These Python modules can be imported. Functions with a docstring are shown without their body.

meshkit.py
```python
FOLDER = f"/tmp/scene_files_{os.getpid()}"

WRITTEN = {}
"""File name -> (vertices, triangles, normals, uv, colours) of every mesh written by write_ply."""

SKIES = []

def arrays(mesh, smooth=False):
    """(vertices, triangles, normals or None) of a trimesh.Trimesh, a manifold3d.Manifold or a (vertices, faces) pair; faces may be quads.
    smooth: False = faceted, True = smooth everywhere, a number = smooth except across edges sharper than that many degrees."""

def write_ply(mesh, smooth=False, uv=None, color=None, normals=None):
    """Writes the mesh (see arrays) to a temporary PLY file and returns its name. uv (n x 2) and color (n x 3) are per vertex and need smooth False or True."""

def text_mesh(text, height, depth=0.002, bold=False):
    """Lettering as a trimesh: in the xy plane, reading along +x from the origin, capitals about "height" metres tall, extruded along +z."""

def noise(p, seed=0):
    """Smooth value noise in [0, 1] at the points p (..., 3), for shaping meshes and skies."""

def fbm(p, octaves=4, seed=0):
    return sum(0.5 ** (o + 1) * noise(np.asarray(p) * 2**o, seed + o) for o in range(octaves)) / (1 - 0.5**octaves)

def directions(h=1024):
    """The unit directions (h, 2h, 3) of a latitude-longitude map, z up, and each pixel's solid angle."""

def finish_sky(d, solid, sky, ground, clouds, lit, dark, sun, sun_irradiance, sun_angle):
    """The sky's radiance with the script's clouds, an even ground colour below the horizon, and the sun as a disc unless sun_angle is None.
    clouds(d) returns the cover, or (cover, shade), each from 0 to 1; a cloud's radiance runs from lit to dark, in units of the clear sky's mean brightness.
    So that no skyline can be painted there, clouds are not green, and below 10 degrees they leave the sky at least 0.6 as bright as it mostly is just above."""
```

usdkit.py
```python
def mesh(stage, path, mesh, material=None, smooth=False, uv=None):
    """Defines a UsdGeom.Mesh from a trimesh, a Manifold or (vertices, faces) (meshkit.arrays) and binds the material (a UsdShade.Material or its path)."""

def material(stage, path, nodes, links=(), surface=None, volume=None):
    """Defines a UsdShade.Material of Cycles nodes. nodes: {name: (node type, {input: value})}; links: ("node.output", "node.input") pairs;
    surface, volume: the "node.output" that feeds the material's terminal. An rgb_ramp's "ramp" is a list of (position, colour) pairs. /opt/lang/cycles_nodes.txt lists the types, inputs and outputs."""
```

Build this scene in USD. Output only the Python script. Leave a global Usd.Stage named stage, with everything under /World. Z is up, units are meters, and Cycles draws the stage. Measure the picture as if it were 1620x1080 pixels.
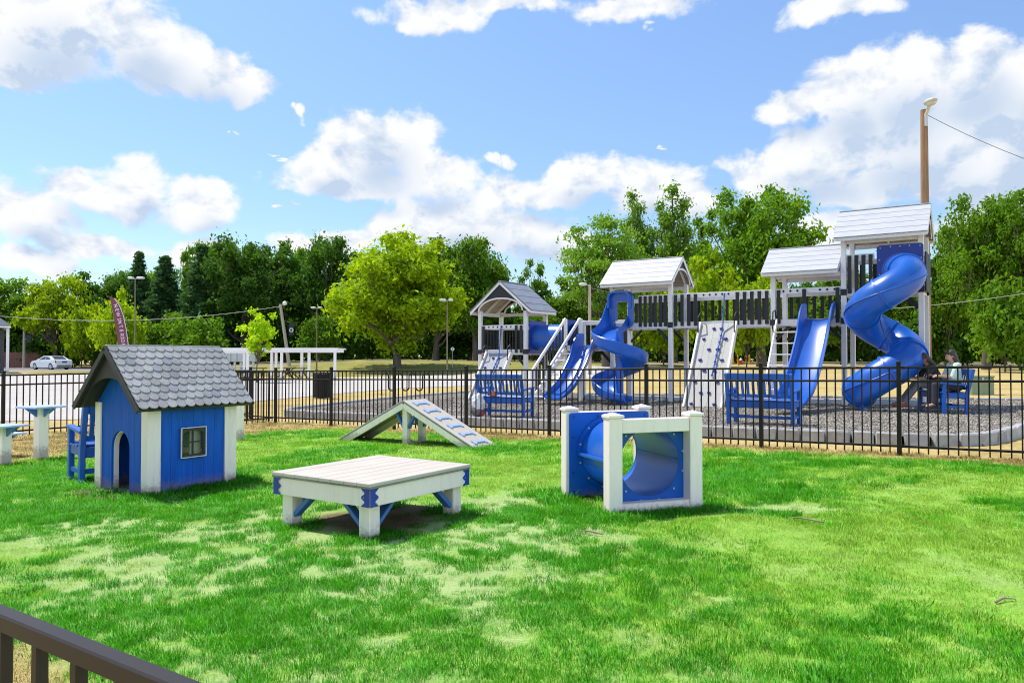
import math
import numpy as np
import trimesh
import manifold3d as m3
from shapely.geometry import Polygon, box as sbox, Point, LineString
from shapely import affinity
import usdkit, meshkit
from pxr import Usd, UsdGeom, UsdLux, UsdShade, Gf, Sdf, Vt

stage = Usd.Stage.CreateInMemory()
UsdGeom.SetStageUpAxis(stage, "Z")
UsdGeom.SetStageMetersPerUnit(stage, 1.0)
UsdGeom.Xform.Define(stage, "/World")
UsdGeom.Scope.Define(stage, "/World/Looks")
rng = np.random.default_rng(7)
PI = math.pi

# ------------------------------------------------------------------ camera, sky, sun, exposure
CAM_H = 1.40
SKY_STRENGTH = 0.15
SUN_INTENSITY = 0.72
SUN_EL, SUN_AZ = math.radians(62.0), math.atan2(-0.88, 0.48)
EXPOSURE = 0.98
cam = UsdGeom.Camera.Define(stage, "/World/camera")
cam.CreateHorizontalApertureAttr(36.0)
cam.CreateVerticalApertureAttr(24.0)
cam.CreateFocalLengthAttr(36.0 * 1200 / 1620)
cam.CreateFStopAttr(0.0)
cam.CreateFocusDistanceAttr(8.0)
cam.CreateClippingRangeAttr(Gf.Vec2f(0.05, 4000.0))
cam.CreateExposureAttr(EXPOSURE)
cam.AddTranslateOp().Set(Gf.Vec3d(0, 0, CAM_H))
cam.AddRotateXOp().Set(90.0 + math.degrees(math.atan(22 / 1200)))

sun_dir = np.array([math.sin(SUN_AZ) * math.cos(SUN_EL), math.cos(SUN_AZ) * math.cos(SUN_EL), math.sin(SUN_EL)])
sun = UsdLux.DistantLight.Define(stage, "/World/sun")
sun.CreateIntensityAttr(SUN_INTENSITY)
sun.CreateAngleAttr(0.55)
sun.CreateNormalizeAttr(True)
sun.CreateColorAttr(Gf.Vec3f(1.0, 0.955, 0.89))
zx = np.cross([0, 0, 1.0], sun_dir); zx /= np.linalg.norm(zx)
zy = np.cross(sun_dir, zx)
mm = Gf.Matrix4d(1.0)
for i, a in enumerate((zx, zy, sun_dir)):
    mm.SetRow(i, Gf.Vec4d(*map(float, a), 0))
sun.AddTransformOp().Set(mm)


def sky_material():
    n = {"sky": ("sky_texture", {"sky_type": "single_scattering", "sun_disc": False, "sun_elevation": SUN_EL, "sun_rotation": SUN_AZ,
                                 "altitude": 100.0, "air_density": 1.0, "aerosol_density": 0.3, "ozone_density": 1.6}),
         "tc": ("texture_coordinate", {}), "nrm": ("vector_math", {"math_type": "normalize"}), "sep": ("separate_xyz", {}),
         "az": ("math", {"math_type": "arctan2"}), "el": ("math", {"math_type": "arcsine"}), "ae": ("combine_xyz", {"z": 0.0})}
    l = [("tc.generated", "nrm.vector1"), ("nrm.vector", "sep.vector"), ("sep.x", "az.value1"), ("sep.y", "az.value2"), ("sep.z", "el.value1"),
         ("az.value", "ae.x"), ("el.value", "ae.y")]
    # cloud masses seen in the photograph (centre and half size in picture coordinates, turned into directions)
    puffs = [(60, 45, 150, 85), (210, 62, 135, 66), (310, 98, 105, 48), (388, 128, 62, 34), (25, 100, 60, 38), (455, 186, 30, 28), (368, 210, 22, 12),
             (592, 236, 105, 66), (500, 255, 70, 42), (690, 278, 70, 36), (560, 296, 130, 30), (428, 240, 26, 12), (120, 288, 78, 40), (212, 302, 66, 54),
             (312, 325, 76, 42), (50, 330, 88, 50), (150, 385, 120, 26), (445, 337, 26, 13), (720, 352, 110, 46), (640, 372, 66, 34), (840, 378, 120, 46),
             (850, 305, 110, 34), (930, 278, 90, 44), (1012, 292, 76, 46), (1092, 304, 62, 40), (795, 262, 34, 32), (680, 18, 100, 32), (790, 2, 100, 22),
             (1000, 2, 130, 28), (1030, 36, 28, 24), (1335, 12, 115, 30), (1430, 132, 140, 76), (1330, 158, 90, 58), (1250, 165, 60, 34), (1540, 112, 110, 62),
             (1612, 150, 90, 92), (1420, 225, 170, 80), (1280, 255, 125, 52), (1228, 275, 70, 38), (1510, 262, 140, 60), (1600, 232, 80, 84), (1350, 292, 90, 32),
             (1610, 300, 80, 40), (1055, 232, 24, 17), (1300, 372, 80, 34), (1560, 335, 90, 34), (300, 398, 70, 22), (60, 415, 90, 24), (950, 400, 130, 36), (520, 395, 100, 26)]
    r2 = np.random.default_rng(31)
    spots = []
    split = []
    for x, y, rx, ry in puffs:
        if rx < 40:
            split += [(x + r2.uniform(-0.6, 0.6) * rx, y + r2.uniform(-0.5, 0.5) * ry, rx * r2.uniform(0.4, 0.75), ry * r2.uniform(0.35, 0.7)) for _ in range(3)]
        else:
            split.append((x, y, rx, ry))
    for x, y, rx, ry in split:
        a, b = (x - 810) / 1200, (562 - y) / 1200
        spots.append((math.atan(a), math.atan(b / math.hypot(1, a)), rx / 1200 * math.cos(math.atan(a)) ** 2 * 1.06, ry / 1200 * math.cos(math.atan(a)) * 1.06))
    for k in range(46):          # the same broken cumulus all round the sky
        az = r2.uniform(0.78, 2 * PI - 0.78)
        az = az - 2 * PI if az > PI else az
        el = 0.06 + 0.8 * r2.random() ** 1.5
        w = r2.uniform(0.06, 0.16)
        spots.append((az, el, w * 1.5 / max(math.cos(el), 0.3), w * 0.8))
    # wobble of the outline
    n["warp"] = ("noise_texture", {"scale": 9.0, "detail": 4.0, "roughness": 0.55})
    n["warp0"] = ("vector_math", {"math_type": "subtract", "vector2": (0.5, 0.5, 0.5)})
    n["warp1"] = ("vector_math", {"math_type": "scale", "scale": 0.075})
    n["p"] = ("vector_math", {"math_type": "add"})
    l += [("nrm.vector", "warp.vector"), ("warp.color", "warp0.vector1"), ("warp0.vector", "warp1.vector1"), ("ae.vector", "p.vector1"), ("warp1.vector", "p.vector2")]
    n["p2"] = ("vector_math", {"math_type": "add", "vector2": (-0.012, 0.034, 0.0)})
    l += [("p.vector", "p2.vector1")]
    ends = {}
    for tag_, src in (("", "p.vector"), ("s", "p2.vector")):
        last = None
        for i, (az, el, rx, ry) in enumerate(spots):
            n[f"a{tag_}{i}"] = ("vector_math", {"math_type": "subtract", "vector2": (az, el, 0)})
            n[f"b{tag_}{i}"] = ("vector_math", {"math_type": "multiply", "vector2": (1 / rx, 1 / ry, 0)})
            n[f"c{tag_}{i}"] = ("vector_math", {"math_type": "length"})
            l += [(src, f"a{tag_}{i}.vector1"), (f"a{tag_}{i}.vector", f"b{tag_}{i}.vector1"), (f"b{tag_}{i}.vector", f"c{tag_}{i}.vector1")]
            if rx < 0.026:
                n[f"t{tag_}{i}"] = ("math", {"math_type": "add", "value2": 0.42})
                l.append((f"c{tag_}{i}.value", f"t{tag_}{i}.value1"))
                n[f"m{tag_}{i}"] = ("math", {"math_type": "minimum"})
                l += [(last, f"m{tag_}{i}.value1"), (f"t{tag_}{i}.value", f"m{tag_}{i}.value2")]
                last = f"m{tag_}{i}.value"
                continue
            if last is None:
                last = f"c{tag_}{i}.value"
            else:
                n[f"m{tag_}{i}"] = ("math", {"math_type": "smoothmin", "value3": 0.35})
                l += [(last, f"m{tag_}{i}.value1"), (f"c{tag_}{i}.value", f"m{tag_}{i}.value2")]
                last = f"m{tag_}{i}.value"
        ends[tag_] = last
    last = ends[""]
    n["sh"] = ("map_range", {"range_type": "smoothstep", "from_min": 0.85, "from_max": 0.05, "to_min": 0.0, "to_max": 0.95, "clamp": True})
    l.append((ends["s"], "sh.value"))
    # billows
    n["mp"] = ("mapping", {"mapping_type": "point", "scale": (1.0, 1.0, 1.35)})
    n["n1"] = ("noise_texture", {"scale": 15.0, "detail": 10.0, "roughness": 0.60, "distortion": 0.25})
    n["up"] = ("vector_math", {"math_type": "add", "vector2": (-0.016, 0.006, 0.024)})
    n["n2"] = ("noise_texture", {"scale": 15.0, "detail": 6.0, "roughness": 0.55, "distortion": 0.25})
    n["inv"] = ("math", {"math_type": "subtract", "value1": 1.0})
    n["nb"] = ("math", {"math_type": "multiply_add", "value2": 1.7, "value3": -0.85})
    n["dens"] = ("math", {"math_type": "add"})
    n["cov"] = ("map_range", {"range_type": "smoothstep", "from_min": 0.03, "from_max": 0.40, "to_min": 0.0, "to_max": 1.0, "clamp": True})
    n["elm"] = ("map_range", {"range_type": "smoothstep", "from_min": -0.02, "from_max": 0.03, "to_min": 0.0, "to_max": 1.0, "clamp": True})
    n["cove"] = ("math", {"math_type": "multiply"})
    n["dif"] = ("math", {"math_type": "subtract"})
    n["dif2"] = ("math", {"math_type": "multiply_add", "value2": 4.2, "value3": 1.0})
    n["thk"] = ("map_range", {"range_type": "smoothstep", "from_min": 0.3, "from_max": 1.3, "to_min": 0.0, "to_max": 0.12, "clamp": True})
    n["lit"] = ("math", {"math_type": "subtract", "use_clamp": True})
    n["lit2"] = ("math", {"math_type": "subtract", "use_clamp": True})
    n["col"] = ("mix_color", {"a": (1.90, 2.32, 2.95), "b": (3.35, 3.40, 3.46), "use_clamp": False})
    n["tint"] = ("mix_color", {"blend_type": "multiply", "fac": 1.0, "b": (0.66, 0.715, 0.78), "use_clamp": False})
    n["hz"] = ("map_range", {"range_type": "smoothstep", "from_min": 0.0, "from_max": 0.6, "to_min": 0.72, "to_max": 1.0, "clamp": True})
    n["hzm"] = ("vector_math", {"math_type": "scale"})
    l += [("el.value", "hz.value"), ("tint.result", "hzm.vector1"), ("hz.result", "hzm.scale")]
    n["mix"] = ("mix_color", {"use_clamp": False})
    n["bg"] = ("background_shader", {"strength": SKY_STRENGTH})
    l += [("nrm.vector", "mp.vector"), ("mp.vector", "n1.vector"), ("mp.vector", "up.vector1"), ("up.vector", "n2.vector"), (last, "inv.value2"), ("n1.fac", "nb.value1"),
          ("inv.value", "dens.value1"), ("nb.value", "dens.value2"), ("dens.value", "cov.value"), ("el.value", "elm.value"), ("cov.result", "cove.value1"), ("elm.result", "cove.value2"),
          ("n1.fac", "dif.value1"), ("n2.fac", "dif.value2"), ("dif.value", "dif2.value1"), ("dens.value", "thk.value"), ("dif2.value", "lit.value1"), ("thk.result", "lit.value2"),
          ("lit.value", "lit2.value1"), ("sh.result", "lit2.value2"), ("lit2.value", "col.fac"), ("sky.color", "tint.a"), ("hzm.vector", "mix.a"), ("col.result", "mix.b"), ("cove.value", "mix.fac"), ("mix.result", "bg.color")]
    return usdkit.material(stage, "/World/Looks/sky", n, l, surface="bg.background")


dome = UsdLux.DomeLight.Define(stage, "/World/sky")
dome.CreateIntensityAttr(1.0)
dome.GetPrim().SetCustomDataByKey("kind", "structure")
UsdShade.MaterialBindingAPI.Apply(dome.GetPrim()).Bind(sky_material())

# ------------------------------------------------------------------ frame of the place: s along the fence to the right, v away from the camera
ANG = math.radians(-33.5)
CU, SU = math.cos(ANG), math.sin(ANG)


def W(s, v):
    return s * CU - v * SU, s * SU + v * CU


def SV(x, y):
    return x * CU + y * SU, -x * SU + y * CU


def sstep(a, b, x):
    t = np.clip((np.asarray(x, float) - a) / (b - a), 0, 1)
    return t * t * (3 - 2 * t)


def terrain(x, y):
    """height of the natural ground"""
    x, y = np.asarray(x, float), np.asarray(y, float)
    s, v = SV(x, y)
    near = 0.07 + 0.0156 * np.clip(s, -14.5, 6)
    az = x / np.maximum(y, 5.0)
    far = np.interp(az, [-0.75, -0.5, -0.36, -0.2, -0.05, 0.1, 0.25, 0.7], [-0.1, -0.1, 0.35, 0.85, 0.8, 0.6, 0.5, 0.45])
    t0 = np.interp(az, [-0.6, -0.1, 0.1, 0.3], [58.0, 58.0, 45.0, 28.0])
    t = sstep(0, 1, (y - t0) / np.interp(az, [-0.1, 0.3], [17.0, 52.0]))
    return near * (1 - t) + far * t


# ------------------------------------------------------------------ helpers
used = {}


def numbered(parent, name):
    k = used.get((parent, name), -1) + 1
    used[(parent, name)] = k
    return f"{parent}/{name}" if k == 0 else f"{parent}/{name}_{k:03d}"


def setdata(prim, **kw):
    for k, val in kw.items():
        if val:
            prim.SetCustomDataByKey(k, val)


class Thing:
    """an Xform directly under /World; o: its base point, a: turn about z. Mesh data is given in the local frame."""

    def __init__(self, name, label, cat, o=(0, 0, 0), a=0.0, group=None, scale=(1, 1, 1)):
        self.path = numbered("/World", name)
        self.x = UsdGeom.Xform.Define(stage, self.path)
        self.o, self.a = np.array(o, float), a
        self.x.AddTransformOp().Set(xf(o, a, scale))
        setdata(self.x.GetPrim(), label=label, category=cat, group=group)

    def part(self, name, mesh, m, parent=None, smooth=False, label=None):
        p = numbered(parent or self.path, name)
        g = usdkit.mesh(stage, p, mesh, m, smooth=smooth)
        if label:
            g.GetPrim().SetCustomDataByKey("label", label)
        return p


def xf(o, a=0.0, scale=(1, 1, 1), tilt=None):
    m = Gf.Matrix4d(1.0)
    c, s = math.cos(a), math.sin(a)
    R = np.array([[c, -s, 0], [s, c, 0], [0, 0, 1.0]])
    if tilt is not None:
        R = R @ trimesh.transformations.rotation_matrix(tilt[0], tilt[1])[:3, :3]
    R = R * np.asarray(scale, float)[None, :]
    for i in range(3):
        m.SetRow(i, Gf.Vec4d(*map(float, R[:, i]), 0))
    m.SetRow(3, Gf.Vec4d(*map(float, o), 1))
    return m


def copy_thing(src, name, label, o, a=0.0, group=None, scale=(1, 1, 1), cat=None):
    path = numbered("/World", name)
    x = UsdGeom.Xform.Define(stage, path)
    x.GetPrim().GetReferences().AddInternalReference(src.path)
    x.GetPrim().SetInstanceable(True)
    op = x.GetPrim().GetAttribute("xformOp:transform")
    if not op:
        op = x.AddTransformOp().GetAttr()
    op.Set(xf(o, a, scale))
    setdata(x.GetPrim(), label=label, group=group, category=cat)
    return path


def single(name, mesh, m, label=None, cat=None, group=None, kind=None, smooth=False):
    p = numbered("/World", name)
    g = usdkit.mesh(stage, p, mesh, m, smooth=smooth)
    setdata(g.GetPrim(), label=label, category=cat, group=group, kind=kind)
    return g


_u = np.array([(sx, sy, sz) for sx in (-1, 1) for sy in (-1, 1) for sz in (-1, 1)], float)
_cv = []
for cnr in _u:
    for k in range(3):
        q = cnr * 0.9
        q[k] = cnr[k]
        _cv.append(q)
_cv = np.array(_cv)
_hull = trimesh.convex.convex_hull(_cv)
_cf = np.array(_hull.faces)
_cvv = np.array(_hull.vertices)
_csign = np.sign(_cvv)
_full = np.isclose(np.abs(_cvv), 1.0)
BOXF = np.array(trimesh.creation.box().faces)
BOXV = np.array(trimesh.creation.box().vertices) * 2


def bx(c, size, b=0.0, R=None):
    """box of a size about c; b: chamfer"""
    h = np.asarray(size, float) / 2
    if b > 0:
        v = _csign * np.where(_full, h, h - min(b, h.min() * 0.6))
        f = _cf
    else:
        v, f = BOXV * h, BOXF
    if R is not None:
        v = v @ np.asarray(R).T
    return v + np.asarray(c, float), f


def bb(lo, hi, b=0.0):
    lo, hi = np.array(lo, float), np.array(hi, float)
    return bx((lo + hi) / 2, hi - lo, b)


def bar(p, q, w, h, b=0.0, up=(0, 0, 1)):
    """beam from p to q; w across, h along up"""
    p, q = np.array(p, float), np.array(q, float)
    d = q - p
    L = np.linalg.norm(d)
    d = d / L
    x = np.cross(d, up)
    x /= np.linalg.norm(x)
    z = np.cross(x, d)
    return bx((p + q) / 2, (L, w, h), b, np.stack([d, x, z], 1))


def join(*ms):
    vs, fs, n = [], [], 0
    for m in ms:
        v, f = (np.array(m.vertices), np.array(m.faces)) if hasattr(m, "vertices") else m
        vs.append(v)
        fs.append(np.asarray(f) + n)
        n += len(v)
    return np.vstack(vs), np.vstack(fs)


def tube(path, r, seg=8, closed=True):
    """tube through path points, r number or per point"""
    P = np.array(path, float)
    r = np.broadcast_to(np.asarray(r, float), len(P))
    T = np.gradient(P, axis=0)
    T /= np.linalg.norm(T, axis=1, keepdims=True)
    ref = np.array([0, 0, 1.0]) if abs(T[0][2]) < 0.9 else np.array([1.0, 0, 0])
    vs = []
    n = np.cross(T[0], ref)
    n /= np.linalg.norm(n)
    for i in range(len(P)):
        n = n - T[i] * np.dot(n, T[i])
        n /= np.linalg.norm(n)
        b = np.cross(T[i], n)
        a = np.arange(seg) / seg * 2 * PI
        vs.append(P[i] + r[i] * (np.cos(a)[:, None] * n + np.sin(a)[:, None] * b))
    v = np.vstack(vs)
    f = []
    for i in range(len(P) - 1):
        for k in range(seg):
            a, b2 = i * seg + k, i * seg + (k + 1) % seg
            f += [(a, b2, b2 + seg), (a, b2 + seg, a + seg)]
    if closed:
        v = np.vstack([v, P[0], P[-1]])
        a0, a1 = len(v) - 2, len(v) - 1
        e = (len(P) - 1) * seg
        for k in range(seg):
            f += [(a0, (k + 1) % seg, k), (a1, e + k, e + (k + 1) % seg)]
    return v, np.array(f)


def sheet(rows, closed_u=False):
    """surface through rows of points (n x m x 3)"""
    R = np.array(rows, float)
    n, m = R.shape[:2]
    i, j = np.meshgrid(np.arange(n - 1), np.arange(m if closed_u else m - 1), indexing="ij")
    j2 = (j + 1) % m
    a, b, c, d = i * m + j, i * m + j2, (i + 1) * m + j2, (i + 1) * m + j
    f = np.concatenate([np.stack([a, b, c], -1).reshape(-1, 3), np.stack([a, c, d], -1).reshape(-1, 3)])
    return R.reshape(-1, 3), f


def ext(poly, h, M=None):
    """extrude a shapely polygon; M (4x4) places it"""
    geoms = getattr(poly, "geoms", [poly])
    ms = [trimesh.creation.extrude_polygon(g, h, engine="earcut") for g in geoms if g.area > 1e-8]
    m = trimesh.util.concatenate(ms)
    if M is not None:
        m.apply_transform(M)
    return np.array(m.vertices), np.array(m.faces)


def frame(o, x, y):
    x, y = np.array(x, float), np.array(y, float)
    M = np.eye(4)
    M[:3, 0], M[:3, 1], M[:3, 2], M[:3, 3] = x, y, np.cross(x, y), o
    return M


# ------------------------------------------------------------------ materials
def splash_nodes():
    """mud flecks and grime on the lowest hand's breadth of a post or wall"""
    return {"sz": ("separate_xyz", {}), "sh": ("map_range", {"range_type": "smoothstep", "from_min": 0.22, "from_max": -0.06, "to_min": 0.0, "to_max": 0.62, "clamp": True}),
            "sn": ("noise_texture", {"scale": 26.0, "detail": 6.0, "roughness": 0.7}), "sa": ("math", {"math_type": "add"}),
            "st": ("map_range", {"range_type": "smoothstep", "from_min": 0.66, "from_max": 1.05, "to_min": 0.0, "to_max": 0.60, "clamp": True}), "sm": ("mix_color", {"b": (0.20, 0.14, 0.08)})}


SPLASH = [("g.position", "sz.vector"), ("sz.z", "sh.value"), ("g.position", "sn.vector"), ("sh.result", "sa.value1"), ("sn.fac", "sa.value2"), ("sa.value", "st.value"), ("st.result", "sm.fac")]


def mat(name, rgb, rough=0.5, var=0.12, scale=6.0, bump=0.0, bscale=60.0, spec=0.5, rand=0.0, coat=0.0, rgb2=None, stretch=(1, 1, 1), obj=False, detail=5.0, splash=False):
    rgb = np.array(rgb, float)
    lo = rgb * (1 - var) if rgb2 is None else np.array(rgb2, float)
    hi = np.clip(rgb * (1 + var), 0, 0.95) if rgb2 is None else rgb
    n = {"g": ("texture_coordinate" if obj else "geometry", {}), "mp": ("mapping", {"mapping_type": "point", "scale": stretch}),
         "n": ("noise_texture", {"scale": scale, "detail": detail, "roughness": 0.6}),
         "r": ("rgb_ramp", {"ramp": [(0.3, tuple(lo)), (0.7, tuple(hi))]}),
         "p": ("principled_bsdf", {"roughness": rough, "specular_ior_level": spec, "coat_weight": coat})}
    l = [("g.object" if obj else "g.position", "mp.vector"), ("mp.vector", "n.vector"), ("n.fac", "r.fac")]
    src = "r.color"
    if rand > 0:
        n["oi"] = ("object_info", {})
        n["mr"] = ("map_range", {"to_min": 1 - rand, "to_max": 1 + rand})
        n["hv"] = ("hsv", {"hue": 0.5, "saturation": 1.0, "fac": 1.0})
        l += [("oi.random", "mr.value"), ("mr.result", "hv.value"), (src, "hv.color")]
        src = "hv.color"
    if splash:
        n.update(splash_nodes())
        l += SPLASH + [(src, "sm.a")]
        src = "sm.result"
    l.append((src, "p.base_color"))
    if bump > 0:
        n["bn"] = ("noise_texture", {"scale": bscale, "detail": 4.0})
        n["b"] = ("bump", {"strength": bump, "distance": 0.01})
        l += [("mp.vector", "bn.vector"), ("bn.fac", "b.height"), ("b.normal", "p.normal")]
    return usdkit.material(stage, f"/World/Looks/{name}", n, l, surface="p.BSDF")


def leaf_mat(name, dark, light, trans=0.35, scale=0.8, rand=0.12):
    n = {"g": ("geometry", {}), "n": ("noise_texture", {"scale": scale, "detail": 3.0}), "oi": ("object_info", {}),
         "ad": ("math", {"math_type": "multiply_add", "value2": 0.55, "value3": 0.0}), "ad2": ("math", {"math_type": "multiply_add", "value2": 0.5}),
         "r": ("rgb_ramp", {"ramp": [(0.25, dark), (0.75, light)]}),
         "mr": ("map_range", {"to_min": 1 - rand, "to_max": 1 + rand}), "hv": ("hsv", {"hue": 0.5, "saturation": 1.0, "fac": 1.0}),
         "p": ("principled_bsdf", {"roughness": 0.55, "specular_ior_level": 0.25}), "t": ("translucent_bsdf", {}), "tb": ("mix_color", {"blend_type": "multiply", "fac": 1.0, "b": (1.25, 1.2, 0.5)}),
         "m": ("mix_closure", {"fac": trans})}
    l = [("g.position", "n.vector"), ("g.random_per_island", "ad.value1"), ("n.fac", "ad2.value1"), ("ad.value", "ad2.value3"), ("ad2.value", "r.fac"),
         ("oi.random", "mr.value"), ("mr.result", "hv.value"), ("r.color", "hv.color"), ("hv.color", "p.base_color"), ("hv.color", "tb.a"), ("tb.result", "t.color"),
         ("p.BSDF", "m.closure1"), ("t.BSDF", "m.closure2")]
    return usdkit.material(stage, f"/World/Looks/{name}", n, l, surface="m.closure")


def dirty_white(name, rgb=(0.76, 0.755, 0.73), grime=(0.50, 0.46, 0.38)):
    """white vinyl with faint vertical streaks and soil specks"""
    n = {"g": ("geometry", {}), "mp": ("mapping", {"mapping_type": "point", "scale": (9, 9, 1.3)}), "n": ("noise_texture", {"scale": 2.2, "detail": 6.0, "roughness": 0.65}),
         "r": ("rgb_ramp", {"ramp": [(0.0, grime), (0.24, grime), (0.34, tuple(0.75 * np.array(rgb) + 0.25 * np.array(grime))), (0.5, rgb), (1.0, tuple(np.array(rgb) * 1.03))]}),
         "p": ("principled_bsdf", {"roughness": 0.42})}
    n.update(splash_nodes())
    return usdkit.material(stage, f"/World/Looks/{name}", n, [("g.position", "mp.vector"), ("mp.vector", "n.vector"), ("n.fac", "r.fac"), ("r.color", "sm.a"), ("sm.result", "p.base_color")] + SPLASH, surface="p.BSDF")


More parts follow.
